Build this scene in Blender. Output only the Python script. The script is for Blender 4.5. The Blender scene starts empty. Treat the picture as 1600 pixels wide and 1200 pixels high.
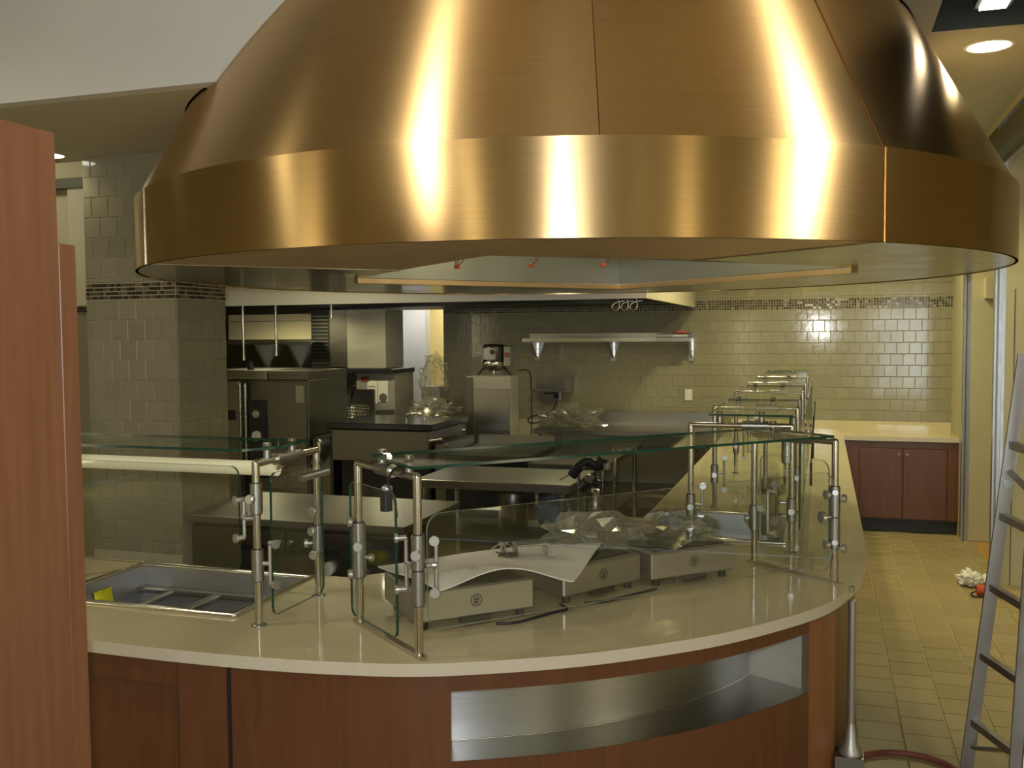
import bpy, bmesh, math, random
from mathutils import Vector, Matrix, noise
from mathutils.geometry import tessellate_polygon

random.seed(7)
SC = bpy.context.scene
COL = SC.collection
PI = math.pi

# ------------------------------------------------------------------ camera
cam_d = bpy.data.cameras.new('camera')
cam = bpy.data.objects.new('camera', cam_d)
COL.objects.link(cam)
SC.camera = cam
cam_d.sensor_width = 36.0
cam_d.lens = 33.75
cam_d.clip_start = 0.05
psi, th, roll = math.radians(17.917), math.radians(2.984), math.radians(0.45)
cR = Vector((math.cos(psi), math.sin(psi), 0))
cF = Vector((-math.sin(psi) * math.cos(th), math.cos(psi) * math.cos(th), -math.sin(th)))
cU = cR.cross(cF)
r_ax = cR * math.cos(roll) - cU * math.sin(roll)
u_ax = cR * math.sin(roll) + cU * math.cos(roll)
m = Matrix((r_ax, u_ax, -cF)).transposed().to_4x4()
m.translation = Vector((0, 0, 1.9))
cam.matrix_world = m

# ------------------------------------------------------------------ light
SC.view_settings.view_transform = 'Standard'
SC.view_settings.look = 'None'
SC.view_settings.gamma = 1.0
SC.view_settings.use_curve_mapping = False
SC.view_settings.exposure = -0.12
world = bpy.data.worlds.new('world')
SC.world = world
world.use_nodes = True
world.node_tree.nodes['Background'].inputs[0].default_value = (0.75, 0.85, 1.0, 1)
world.node_tree.nodes['Background'].inputs[1].default_value = 1.0

WARM = (1.0, 0.91, 0.50)
NEUT = (1.0, 0.93, 0.68)
COOL = (0.86, 0.93, 1.0)


def light(name, kind, loc, power, color=WARM, size=0.2, target=None, spot=None, blend=0.6):
    d = bpy.data.lights.new(name, kind)
    d.energy = power
    d.color = color
    if kind == 'AREA':
        d.shape = 'DISK'
        d.size = size
    else:
        d.shadow_soft_size = size
    if spot:
        d.spot_size = math.radians(spot)
        d.spot_blend = blend
    o = bpy.data.objects.new(name, d)
    COL.objects.link(o)
    o.location = loc
    if target is not None:
        o.rotation_euler = (Vector(target) - Vector(loc)).to_track_quat('-Z', 'Y').to_euler()
    return o


# the photographer's flash, a hand above the lens
light('camera_flash', 'SPOT', (-0.04, -0.02, 1.99), 140, (0.95, 0.97, 1.0), 0.035,
      (-0.95, 3.0, 1.8), 100, 0.7)


# ------------------------------------------------------------------ materials
def new_mat(name):
    mt = bpy.data.materials.new(name)
    mt.use_nodes = True
    nt = mt.node_tree
    return mt, nt, nt.nodes['Principled BSDF']


def N(nt, kind, **kw):
    n = nt.nodes.new(kind)
    for k, v in kw.items():
        if k.startswith('i_'):
            n.inputs[k[2:].replace('_', ' ')].default_value = v
        else:
            setattr(n, k, v)
    return n


def simple(name, col, rough=0.5, metal=0.0, var=0.0, scale=(20, 20, 20), bump=0.0, coat=0.0, rvar=0.0, coords='Object',
           spec=0.5):
    mt, nt, b = new_mat(name)
    b.inputs['Base Color'].default_value = (*col, 1)
    b.inputs['Roughness'].default_value = rough
    b.inputs['Metallic'].default_value = metal
    b.inputs['Coat Weight'].default_value = coat
    b.inputs['Specular IOR Level'].default_value = spec
    tc = N(nt, 'ShaderNodeTexCoord')
    mp = N(nt, 'ShaderNodeMapping')
    mp.inputs['Scale'].default_value = scale
    nz = N(nt, 'ShaderNodeTexNoise')
    nz.inputs['Scale'].default_value = 1.0
    nz.inputs['Detail'].default_value = 3.0
    nt.links.new(tc.outputs[coords], mp.inputs[0])
    nt.links.new(mp.outputs[0], nz.inputs[0])
    if var > 0:
        r = N(nt, 'ShaderNodeMapRange')
        r.inputs['From Min'].default_value = 0.3
        r.inputs['From Max'].default_value = 0.7
        r.inputs['To Min'].default_value = 1 - var
        r.inputs['To Max'].default_value = 1 + var
        mx = N(nt, 'ShaderNodeVectorMath', operation='SCALE')
        mx.inputs[0].default_value = col
        nt.links.new(nz.outputs[0], r.inputs[0])
        nt.links.new(r.outputs[0], mx.inputs['Scale'])
        nt.links.new(mx.outputs[0], b.inputs['Base Color'])
    if rvar > 0:
        r = N(nt, 'ShaderNodeMapRange')
        r.inputs['From Min'].default_value = 0.3
        r.inputs['From Max'].default_value = 0.7
        r.inputs['To Min'].default_value = max(0.02, rough - rvar)
        r.inputs['To Max'].default_value = rough + rvar
        nt.links.new(nz.outputs[0], r.inputs[0])
        nt.links.new(r.outputs[0], b.inputs['Roughness'])
    if bump > 0:
        bp = N(nt, 'ShaderNodeBump')
        bp.inputs['Strength'].default_value = bump
        bp.inputs['Distance'].default_value = 0.002
        nt.links.new(nz.outputs[0], bp.inputs['Height'])
        nt.links.new(bp.outputs[0], b.inputs['Normal'])
    return mt


def piece_mat(name, col, rough, var=0.12, metal=0.0, bump=0.15, scale=30, rvar=0.04):
    """glazed pieces: every piece its own shade"""
    mt = simple(name, col, rough, metal, 0, (scale, scale, scale), bump, rvar=rvar)
    nt = mt.node_tree
    b = nt.nodes['Principled BSDF']
    oi = N(nt, 'ShaderNodeObjectInfo')
    r = N(nt, 'ShaderNodeMapRange')
    r.inputs['To Min'].default_value = 1 - var
    r.inputs['To Max'].default_value = 1 + var
    mx = N(nt, 'ShaderNodeVectorMath', operation='SCALE')
    mx.inputs[0].default_value = col
    nt.links.new(oi.outputs['Random'], r.inputs[0])
    nt.links.new(r.outputs[0], mx.inputs['Scale'])
    nt.links.new(mx.outputs[0], b.inputs['Base Color'])
    return mt


def brushed(name, col, rough=0.33, aniso=0.85, rot=0.25, scale=(1.5, 1.5, 300), var=0.06, radial=True):
    mt = simple(name, col, rough, 1.0, var, scale, 0.0)
    nt = mt.node_tree
    b = nt.nodes['Principled BSDF']
    b.inputs['Anisotropic'].default_value = aniso
    b.inputs['Anisotropic Rotation'].default_value = rot
    if radial:
        ge = N(nt, 'ShaderNodeNewGeometry')
        cr = N(nt, 'ShaderNodeVectorMath', operation='CROSS_PRODUCT')
        cr.inputs[1].default_value = (0, 0, 1)
        nt.links.new(ge.outputs['Normal'], cr.inputs[0])
        nt.links.new(cr.outputs[0], b.inputs['Tangent'])
    return mt


def wood(name, c1, c2, rough=0.32, axis=2):
    mt, nt, b = new_mat(name)
    tc = N(nt, 'ShaderNodeTexCoord')
    mp = N(nt, 'ShaderNodeMapping')
    sc = [38, 38, 38]
    sc[axis] = 2.2
    mp.inputs['Scale'].default_value = sc
    nz = N(nt, 'ShaderNodeTexNoise')
    nz.inputs['Scale'].default_value = 1.0
    nz.inputs['Detail'].default_value = 6.0
    nz.inputs['Distortion'].default_value = 0.6
    cr = N(nt, 'ShaderNodeValToRGB')
    cr.color_ramp.elements[0].position = 0.3
    cr.color_ramp.elements[0].color = (*c1, 1)
    cr.color_ramp.elements[1].position = 0.72
    cr.color_ramp.elements[1].color = (*c2, 1)
    nt.links.new(tc.outputs['Object'], mp.inputs[0])
    nt.links.new(mp.outputs[0], nz.inputs[0])
    nt.links.new(nz.outputs[0], cr.inputs[0])
    nt.links.new(cr.outputs[0], b.inputs['Base Color'])
    b.inputs['Roughness'].default_value = rough
    return mt


def glassy(name, tint=(0.93, 0.97, 0.94), base=0.05, top=0.5, power=5.0, rough=0.02, bumpy=0.0, white=0.0):
    """clear sheet: see-through, mirror-like at grazing angles"""
    mt, nt, b = new_mat(name)
    nt.nodes.remove(b)
    out = nt.nodes['Material Output']
    tr = N(nt, 'ShaderNodeBsdfTransparent')
    tr.inputs[0].default_value = (*tint, 1)
    gl = N(nt, 'ShaderNodeBsdfGlossy')
    gl.inputs['Color'].default_value = (0.95, 0.97, 0.96, 1)
    gl.inputs['Roughness'].default_value = rough
    lw = N(nt, 'ShaderNodeLayerWeight')
    lw.inputs['Blend'].default_value = 0.5
    pw = N(nt, 'ShaderNodeMath', operation='POWER')
    pw.inputs[1].default_value = power
    r = N(nt, 'ShaderNodeMapRange')
    r.inputs['To Min'].default_value = base
    r.inputs['To Max'].default_value = top
    mx = N(nt, 'ShaderNodeMixShader')
    nt.links.new(lw.outputs['Facing'], pw.inputs[0])
    nt.links.new(pw.outputs[0], r.inputs[0])
    nt.links.new(r.outputs[0], mx.inputs[0])
    nt.links.new(tr.outputs[0], mx.inputs[1])
    nt.links.new(gl.outputs[0], mx.inputs[2])
    last = mx
    if white > 0:
        df = N(nt, 'ShaderNodeBsdfDiffuse')
        df.inputs[0].default_value = (0.8, 0.8, 0.76, 1)
        m2 = N(nt, 'ShaderNodeMixShader')
        m2.inputs[0].default_value = white
        nt.links.new(mx.outputs[0], m2.inputs[1])
        nt.links.new(df.outputs[0], m2.inputs[2])
        last = m2
    if bumpy > 0:
        nz = N(nt, 'ShaderNodeTexNoise')
        nz.inputs['Scale'].default_value = 38
        tc = N(nt, 'ShaderNodeTexCoord')
        nt.links.new(tc.outputs['Object'], nz.inputs[0])
        bp = N(nt, 'ShaderNodeBump')
        bp.inputs['Strength'].default_value = bumpy
        bp.inputs['Distance'].default_value = 0.02
        nt.links.new(nz.outputs[0], bp.inputs['Height'])
        nt.links.new(bp.outputs[0], gl.inputs['Normal'])
    nt.links.new(last.outputs[0], out.inputs[0])
    return mt


def emit(name, col, strength):
    mt, nt, b = new_mat(name)
    b.inputs['Base Color'].default_value = (*col, 1)
    b.inputs['Emission Color'].default_value = (*col, 1)
    b.inputs['Emission Strength'].default_value = strength
    return mt


M = {}
M['copper'] = brushed('copper', (0.64, 0.43, 0.20), 0.27, 0.93, 0.25)
M['copper_flat'] = simple('copper_flat', (0.74, 0.53, 0.31), 0.5, 1.0, 0.06, (8, 8, 8), 0, rvar=0.05)
M['steel'] = simple('steel', (0.50, 0.49, 0.46), 0.30, 1.0, 0.03, (3, 3, 40), 0.0, rvar=0.015)
M['steel_soffit'] = simple('steel_soffit', (0.38, 0.355, 0.29), 0.22, 1.0, 0.05, (3, 3, 3), 0.0, rvar=0.04)
M['steel_matte'] = simple('steel_matte', (0.52, 0.50, 0.43), 0.45, 0.55, 0.05, (3, 3, 20), 0.0, rvar=0.05)
M['tub'] = simple('tub', (0.44, 0.44, 0.43), 0.38, 0.8, 0.05, (3, 3, 20), 0.0, rvar=0.05)
M['plate_case'] = simple('plate_case', (0.44, 0.42, 0.36), 0.40, 0.85, 0.04, (3, 3, 20), 0.0, rvar=0.03)
M['plenum'] = simple('plenum', (0.46, 0.46, 0.42), 0.5, 1.0, 0.06, (3, 3, 3), 0.0, rvar=0.06)
M['steel_dark'] = simple('steel_dark', (0.24, 0.23, 0.21), 0.36, 1.0, 0.04, (4, 4, 30), 0.0, rvar=0.015)
M['steel_bright'] = simple('steel_bright', (0.68, 0.67, 0.64), 0.24, 1.0, 0.05, (3, 3, 60), 0.0, rvar=0.05)
M['steel_niche'] = brushed('steel_niche', (0.47, 0.48, 0.48), 0.38, 0.8, 0.25, (2, 2, 200))
M['tube'] = simple('tube', (0.66, 0.63, 0.58), 0.17, 1.0, 0.04, (2, 2, 90), 0)
M['cast'] = simple('cast', (0.40, 0.40, 0.39), 0.34, 1.0, 0.06, (60, 60, 60), 0.05)
M['knob'] = simple('knob', (0.66, 0.66, 0.66), 0.28, 0.9, 0.05, (60, 60, 60), 0)
M['stone'] = simple('stone', (0.62, 0.535, 0.33), 0.07, 0, 0.05, (160, 160, 160), 0.0, coat=0.1, rvar=0.015)
M['stone_edge'] = simple('stone_edge', (0.60, 0.54, 0.42), 0.25, 0, 0.05, (160, 160, 160))
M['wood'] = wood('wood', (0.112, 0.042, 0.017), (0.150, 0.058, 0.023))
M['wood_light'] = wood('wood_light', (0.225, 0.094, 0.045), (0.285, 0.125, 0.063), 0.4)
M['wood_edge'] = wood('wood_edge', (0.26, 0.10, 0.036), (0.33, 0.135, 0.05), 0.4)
M['tile'] = piece_mat('tile', (0.30, 0.278, 0.188), 0.10, 0.05)
M['grout'] = simple('grout', (0.50, 0.46, 0.32), 0.8, 0, 0.08, (40, 40, 40))
M['mosaic_a'] = simple('mosaic_a', (0.045, 0.035, 0.025), 0.08, 0, 0.3, (70, 70, 70))
M['mosaic_b'] = simple('mosaic_b', (0.13, 0.11, 0.07), 0.10, 0, 0.3, (70, 70, 70))
M['mosaic_c'] = simple('mosaic_c', (0.26, 0.22, 0.14), 0.14, 0.4, 0.2, (70, 70, 70))
M['floor_tile'] = piece_mat('floor_tile', (0.37, 0.29, 0.135), 0.42, 0.07, bump=0.3, scale=60)
M['floor_grout'] = simple('floor_grout', (0.52, 0.45, 0.26), 0.85, 0, 0.1, (40, 40, 40))
M['white_paint'] = simple('white_paint', (0.78, 0.77, 0.73), 0.7, 0, 0.02, (3, 3, 3))
M['ceiling_paint'] = simple('ceiling_paint', (0.43, 0.43, 0.39), 0.8, 0, 0.02, (3, 3, 3))
M['soffit_paint'] = simple('soffit_paint', (0.62, 0.57, 0.42), 0.75, 0, 0.03, (3, 3, 3))
M['cream_paint'] = simple('cream_paint', (0.52, 0.475, 0.31), 0.7, 0, 0.03, (3, 3, 3))
M['yellow_paint'] = simple('yellow_paint', (0.80, 0.66, 0.30), 0.7, 0, 0.02, (3, 3, 3))
M['grey_paint'] = simple('grey_paint', (0.42, 0.45, 0.48), 0.5, 0, 0.03, (3, 3, 3))
M['galv'] = simple('galv', (0.55, 0.58, 0.62), 0.35, 0.9, 0.1, (30, 30, 8))
M['black'] = simple('black', (0.02, 0.02, 0.02), 0.45, 0, 0.2, (30, 30, 30))
M['black_gloss'] = simple('black_gloss', (0.025, 0.026, 0.03), 0.2, 0, 0.2, (10, 10, 10))
M['dark_green'] = simple('dark_green', (0.10, 0.105, 0.06), 0.5, 0, 0.1, (10, 10, 10))
M['glass'] = glassy('glass', (0.972, 0.985, 0.977))
M['glass_edge'] = simple('glass_edge', (0.012, 0.055, 0.035), 0.12, 0, 0.2, (30, 30, 30))
M['glass_edge_pale'] = simple('glass_edge_pale', (0.32, 0.36, 0.27), 0.2, 0, 0.2, (30, 30, 30))
M['film'] = glassy('film', (0.97, 0.97, 0.955), 0.04, 0.9, 2.2, 0.04, 0.0, 0.03)
M['film_heavy'] = glassy('film_heavy', (0.94, 0.93, 0.88), 0.06, 0.9, 2.0, 0.05, 0.0, 0.08)
M['cardboard'] = simple('cardboard', (0.80, 0.77, 0.72), 0.8, 0, 0.05, (8, 8, 8), 0.1)
M['paper'] = simple('paper', (0.82, 0.80, 0.72), 0.8, 0, 0.05, (30, 30, 30))
M['red_plastic'] = simple('red_plastic', (0.62, 0.075, 0.035), 0.4, 0, 0.1, (30, 30, 30))
M['red_rubber'] = simple('red_rubber', (0.20, 0.055, 0.035), 0.55, 0, 0.1, (30, 30, 30))
M['yellow_label'] = simple('yellow_label', (0.75, 0.72, 0.02), 0.6, 0, 0.15, (60, 60, 60))
M['alu'] = simple('alu', (0.44, 0.43, 0.42), 0.38, 0.85, 0.08, (20, 20, 6))
M['plate_white'] = simple('plate_white', (0.72, 0.71, 0.66), 0.4, 0, 0.02, (30, 30, 30))
M['blue_wrap'] = simple('blue_wrap', (0.20, 0.26, 0.36), 0.4, 0, 0.2, (9, 9, 9))
M['orange_floor'] = simple('orange_floor', (0.50, 0.27, 0.08), 0.5, 0, 0.1, (9, 9, 9))
M['lamp'] = emit('lamp', (1.0, 0.93, 0.72), 14)
M['lamp_hot'] = emit('lamp_hot', (1.0, 0.96, 0.84), 12)
M['lamp_soft'] = emit('lamp_soft', (0.62, 0.58, 0.38), 0.30)
M['window_day'] = emit('window_day', (0.84, 0.93, 1.0), 9.0)
M['window_warm'] = emit('window_warm', (1.0, 0.88, 0.55), 4.5)
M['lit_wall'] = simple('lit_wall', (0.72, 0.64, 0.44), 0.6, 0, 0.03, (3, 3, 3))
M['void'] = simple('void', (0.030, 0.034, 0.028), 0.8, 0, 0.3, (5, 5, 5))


# ------------------------------------------------------------------ mesh helpers
class MB:
    def __init__(s):
        s.v, s.f, s.mi, s.sm = [], [], [], []
        s.M = None

    def add(s, verts, faces, mat=0, smooth=False):
        b = len(s.v)
        for p in verts:
            p = Vector(p)
            s.v.append(s.M @ p if s.M is not None else p)
        for f in faces:
            s.f.append([b + i for i in f])
            s.mi.append(mat)
            s.sm.append(smooth)
        return s

    def box(s, x0, x1, y0, y1, z0, z1, mat=0, bev=0.0):
        if bev > 0:
            b = min(bev, (x1 - x0) * .45, (y1 - y0) * .45, (z1 - z0) * .45)
            vs, idx = [], {}
            for ix, (xa, sx) in enumerate(((x0, 1), (x1, -1))):
                for iy, (ya, sy) in enumerate(((y0, 1), (y1, -1))):
                    for iz, (za, sz) in enumerate(((z0, 1), (z1, -1))):
                        idx[ix, iy, iz] = len(vs)
                        vs += [(xa, ya + sy * b, za + sz * b), (xa + sx * b, ya, za + sz * b), (xa + sx * b, ya + sy * b, za)]
            fs = []
            I = lambda a, k: idx[a] + k
            fs += [[I((0, 0, 0), 0), I((0, 0, 1), 0), I((0, 1, 1), 0), I((0, 1, 0), 0)], [I((1, 0, 0), 0), I((1, 1, 0), 0), I((1, 1, 1), 0), I((1, 0, 1), 0)],
                   [I((0, 0, 0), 1), I((1, 0, 0), 1), I((1, 0, 1), 1), I((0, 0, 1), 1)], [I((0, 1, 0), 1), I((0, 1, 1), 1), I((1, 1, 1), 1), I((1, 1, 0), 1)],
                   [I((0, 0, 0), 2), I((0, 1, 0), 2), I((1, 1, 0), 2), I((1, 0, 0), 2)], [I((0, 0, 1), 2), I((1, 0, 1), 2), I((1, 1, 1), 2), I((0, 1, 1), 2)]]
            for a in (0, 1):
                for c in (0, 1):
                    fs.append([I((a, c, 0), 0), I((a, c, 1), 0), I((a, c, 1), 1), I((a, c, 0), 1)])
                    fs.append([I((a, 0, c), 0), I((a, 1, c), 0), I((a, 1, c), 2), I((a, 0, c), 2)])
                    fs.append([I((0, a, c), 1), I((1, a, c), 1), I((1, a, c), 2), I((0, a, c), 2)])
                    for d in (0, 1):
                        fs.append([I((a, c, d), 0), I((a, c, d), 1), I((a, c, d), 2)])
            return s.add(vs, fs, mat)
        return s.add([(x0, y0, z0), (x1, y0, z0), (x1, y1, z0), (x0, y1, z0), (x0, y0, z1), (x1, y0, z1), (x1, y1, z1), (x0, y1, z1)],
                     [[0, 3, 2, 1], [4, 5, 6, 7], [0, 1, 5, 4], [1, 2, 6, 5], [2, 3, 7, 6], [3, 0, 4, 7]], mat)

    def cyl(s, p0, p1, r, n=16, r2=None, mat=0, caps=True):
        p0, p1 = Vector(p0), Vector(p1)
        r2 = r if r2 is None else r2
        d = (p1 - p0).normalized()
        a = d.orthogonal().normalized()
        b = d.cross(a)
        ra, rb = [], []
        for i in range(n):
            t = 2 * PI * i / n
            e = a * math.cos(t) + b * math.sin(t)
            ra.append(p0 + e * r)
            rb.append(p1 + e * r2)
        s.add(ra + rb, [[i, (i + 1) % n, n + (i + 1) % n, n + i] for i in range(n)], mat, True)
        if caps:
            s.add(ra, [list(range(n))[::-1]], mat)
            s.add(rb, [list(range(n))], mat)
        return s

    def tube(s, pts, r, n=8, mat=0, caps=True):
        pts = [Vector(p) for p in pts]
        rings = []
        up = None
        for i, p in enumerate(pts):
            d = (pts[min(i + 1, len(pts) - 1)] - pts[max(i - 1, 0)]).normalized()
            if up is None:
                up = d.orthogonal().normalized()
            a = (up - d * up.dot(d)).normalized()
            up = a
            b = d.cross(a)
            rings.append([p + a * math.cos(2 * PI * k / n) * r + b * math.sin(2 * PI * k / n) * r for k in range(n)])
        vs = [q for rg in rings for q in rg]
        fs = []
        for i in range(len(pts) - 1):
            for k in range(n):
                fs.append([i * n + k, i * n + (k + 1) % n, (i + 1) * n + (k + 1) % n, (i + 1) * n + k])
        s.add(vs, fs, mat, True)
        if caps:
            s.add(rings[0], [list(range(n))[::-1]], mat)
            s.add(rings[-1], [list(range(n))], mat)
        return s

    def lathe(s, prof, c, n=24, mat=0):
        vs, fs = [], []
        for (r, z) in prof:
            for k in range(n):
                t = 2 * PI * k / n
                vs.append((c[0] + r * math.cos(t), c[1] + r * math.sin(t), c[2] + z))
        for i in range(len(prof) - 1):
            for k in range(n):
                fs.append([i * n + k, i * n + (k + 1) % n, (i + 1) * n + (k + 1) % n, (i + 1) * n + k])
        return s.add(vs, fs, mat, True)

    def prism(s, loops, z0, z1, mat=0, side=None, top=True, bottom=True):
        """loops[0] outline (2-D), the others holes"""
        side = mat if side is None else side
        flat = [p for lp in loops for p in lp]
        tris = tessellate_polygon([[Vector((p[0], p[1], 0)) for p in lp] for lp in loops])
        up = []
        for t in tris:
            a, b, c = (Vector(flat[i]) for i in t)
            if (b - a).x * (c - a).y - (b - a).y * (c - a).x < 0:
                t = (t[0], t[2], t[1])
            up.append(list(t))
        if top:
            s.add([(p[0], p[1], z1) for p in flat], up, mat)
        if bottom:
            s.add([(p[0], p[1], z0) for p in flat], [t[::-1] for t in up], mat)
        for lp in loops:
            n = len(lp)
            s.add([(p[0], p[1], z0) for p in lp] + [(p[0], p[1], z1) for p in lp],
                  [[i, (i + 1) % n, n + (i + 1) % n, n + i] for i in range(n)], side)
        return s

    def sheet(s, p0, p1, z0, z1, t, r=0.02, mat=0, edge=1):
        """upright rounded pane between plan points p0, p1"""
        p0, p1 = Vector((p0[0], p0[1], 0)), Vector((p1[0], p1[1], 0))
        d = (p1 - p0)
        L = d.length
        d.normalize()
        nn = Vector((-d.y, d.x, 0)) * t * .5
        pol = []
        for cx, cz, a0 in ((L - r, z0 + r, -90), (L - r, z1 - r, 0), (r, z1 - r, 90), (r, z0 + r, 180)):
            for k in range(6):
                a = math.radians(a0 + 18 * k)
                pol.append((cx + r * math.cos(a), cz + r * math.sin(a)))
        A = [p0 + d * u + Vector((0, 0, w)) - nn for u, w in pol]
        B = [p0 + d * u + Vector((0, 0, w)) + nn for u, w in pol]
        n = len(pol)
        s.add(A, [list(range(n))], mat)
        s.add(B, [list(range(n))[::-1]], mat)
        s.add(A + B, [[i, n + i, n + (i + 1) % n, (i + 1) % n] for i in range(n)], edge)
        return s

    def ball(s, c, r, n=12, sc=(1, 1, 1), mat=0):
        vs, fs = [], []
        h = n // 2
        for i in range(h + 1):
            a = PI * i / h
            for k in range(n):
                t = 2 * PI * k / n
                vs.append((c[0] + r * sc[0] * math.sin(a) * math.cos(t), c[1] + r * sc[1] * math.sin(a) * math.sin(t), c[2] - r * sc[2] * math.cos(a)))
        for i in range(h):
            for k in range(n):
                fs.append([i * n + k, i * n + (k + 1) % n, (i + 1) * n + (k + 1) % n, (i + 1) * n + k])
        return s.add(vs, fs, mat, True)

    def build(s, name, mats, parent=None, loc=None):
        if not isinstance(mats, (list, tuple)):
            mats = [mats]
        if parent is not None:
            loc = parent_loc(parent)
        elif loc is None:
            xs = [p.x for p in s.v]
            ys = [p.y for p in s.v]
            loc = Vector(((min(xs) + max(xs)) / 2, (min(ys) + max(ys)) / 2, min(p.z for p in s.v)))
        loc = Vector(loc)
        me = bpy.data.meshes.new(name)
        me.from_pydata([p - loc for p in s.v], [], s.f)
        for mm in mats:
            me.materials.append(M[mm] if isinstance(mm, str) else mm)
        me.polygons.foreach_set('material_index', s.mi)
        me.polygons.foreach_set('use_smooth', s.sm)
        me.update()
        o = bpy.data.objects.new(name, me)
        COL.objects.link(o)
        if parent is not None:
            o.parent = parent
        else:
            o.location = loc
        return o


def parent_loc(p):
    l = Vector((0, 0, 0))
    while p is not None:
        l += Vector(p.location)
        p = p.parent
    return l


def tag(o, label, cat, group=None, kind=None):
    o['label'] = label
    o['category'] = cat
    if group:
        o['group'] = group
    if kind:
        o['kind'] = kind
    return o


def thing(name, label, cat, loc, group=None):
    o = bpy.data.objects.new(name, None)
    COL.objects.link(o)
    o.empty_display_size = 0.1
    o.location = loc
    return tag(o, label, cat, group)


def struct(o, label=None):
    o['kind'] = 'structure'
    if label:
        o['label'] = label
    return o


def B(x0, x1, y0, y1, z0, z1, bev=0.0):
    return MB().box(x0, x1, y0, y1, z0, z1, 0, bev)


def spline(pts, per=8):
    out = []
    n = len(pts)
    for i in range(n - 1):
        p0, p1, p2, p3 = (Vector(pts[max(0, min(n - 1, j))]) for j in (i - 1, i, i + 1, i + 2))
        for k in range(per):
            t = k / per
            out.append(0.5 * ((2 * p1) + (p2 - p0) * t + (2 * p0 - 5 * p1 + 4 * p2 - p3) * t * t + (3 * p1 - p0 - 3 * p2 + p3) * t ** 3))
    out.append(Vector(pts[-1]))
    return out

# ================================================================== setting
HC = Vector((-1.317, 5.024, 0))         # axis of the round hood
HR, HZ0, HZ1 = 2.155, 2.2, 2.518
ZS = 2.94                               # soffit height


def hood_c(z):
    return HC


def hood_r(z):
    return HR - 0.55 * max(0, z - HZ1) - (0.01 if z > HZ1 else 0)


# floor with the tiles of the aisle
floor = struct(B(-9, 4.5, -7, 13.5, -0.2, -0.008).build('floor', 'floor_grout', loc=(0, 0, 0)))
TP = 0.2095
tile_me = None
tile_n = 0
rest = MB()
for i in range(-38, 8):
    x = 0.167 + TP * i
    off = (i % 2) * TP * 0.5
    for j in range(-14, 38):
        y = 2.6 + off + TP * j
        xc, yc = x + TP / 2, y + TP / 2
        if xc > 1.62 and yc > 7.8:
            continue
        if yc > 9.75 or xc > 1.75 or xc < -7:
            continue
        near = 0.05 < xc < 1.5 and 3.55 < yc < 9.7
        if near and tile_n < 300:
            if tile_me is None:
                g = 0.0035
                t0 = MB().box(-TP / 2 + g, TP / 2 - g, -TP / 2 + g, TP / 2 - g, -0.008, 0.0, 0, 0.002)
                o = t0.build('floor_tile', 'floor_tile', loc=(0, 0, 0))
                tile_me = o.data
            else:
                o = bpy.data.objects.new('floor_tile', tile_me)
                COL.objects.link(o)
            o.location = (xc, yc, random.uniform(-0.0006, 0.0))
            o.rotation_euler = (random.uniform(-.002, .002), random.uniform(-.002, .002), 0)
            o.parent = floor
            tile_n += 1
        elif (-6.5 < xc < -0.9 and 3.4 < yc < 9.7) or (xc > -3 and yc < 3.7):
            g = 0.0035
            rest.add([(xc - TP / 2 + g, yc - TP / 2 + g, 0), (xc + TP / 2 - g, yc - TP / 2 + g, 0), (xc + TP / 2 - g, yc + TP / 2 - g, 0), (xc - TP / 2 + g, yc + TP / 2 - g, 0)], [[0, 1, 2, 3]])
o = rest.build('floor_tile_field', 'floor_tile', floor)
o['kind'] = 'stuff'
o = B(1.3, 4.4, 7.9, 13, -0.008, 0.001).build('doorway_flooring', 'orange_floor', floor)

# outer shell
shell_left = struct(B(-9.2, -9, -7, 13.5, 0, 3.9).build('wall_left', 'cream_paint'))
struct(B(4.5, 4.7, -7, 13.5, 0, 3.9).build('wall_right', 'cream_paint'))
wf = struct(B(-9, 4.5, -7.2, -7, 0, 3.9).build('wall_front', 'white_paint'))
struct(B(-9, 4.5, 13.5, 13.7, 0, 3.9).build('wall_far', 'yellow_paint'))
struct(B(-9.2, 4.7, -7.2, 13.7, 3.9, 4.0).build('ceiling', 'ceiling_paint'))

# low ceiling over the kitchen, wrapped round the left side of the hood
YB = 3.42
XS = -1.3                               # the low ceiling stops above the hood; to the right it is higher
c9, r9 = hood_c(ZS), hood_r(ZS) + 0.01
a0 = math.asin((YB + 0.03 - c9.y) / r9)
arc = []
n = 48
for k in range(n + 1):
    ang = (PI - a0) + (PI / 2 - (PI - a0)) * k / n
    arc.append((c9.x + r9 * math.cos(ang), c9.y + r9 * math.sin(ang)))
outline = [(-9, YB + .03)] + arc + [(arc[-1][0], 10.25), (-4.0, 10.25), (-4.0, 4.62), (-9, 4.62)]
soff = struct(MB().prism([outline], ZS, ZS + 0.06).build('ceiling_soffit', 'soffit_paint'))
# higher ceiling over the aisle on the right
ZH = 3.3
c8, r8 = hood_c(ZH), hood_r(ZH) + 0.008
arc = [(c8.x + r8 * math.cos(PI / 2 - PI * k / n), c8.y + r8 * math.sin(PI / 2 - PI * k / n)) for k in range(n + 1)]
outline = [(c8.x, 10.25)] + arc + [(c8.x, 1.2), (0.474, 1.2), (0.474, 4.98), (1.10, 5.0), (1.10, 10.25)]
struct(MB().prism([outline], ZH, ZH + 0.06).build('ceiling_aisle', 'ceiling_paint'))

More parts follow.
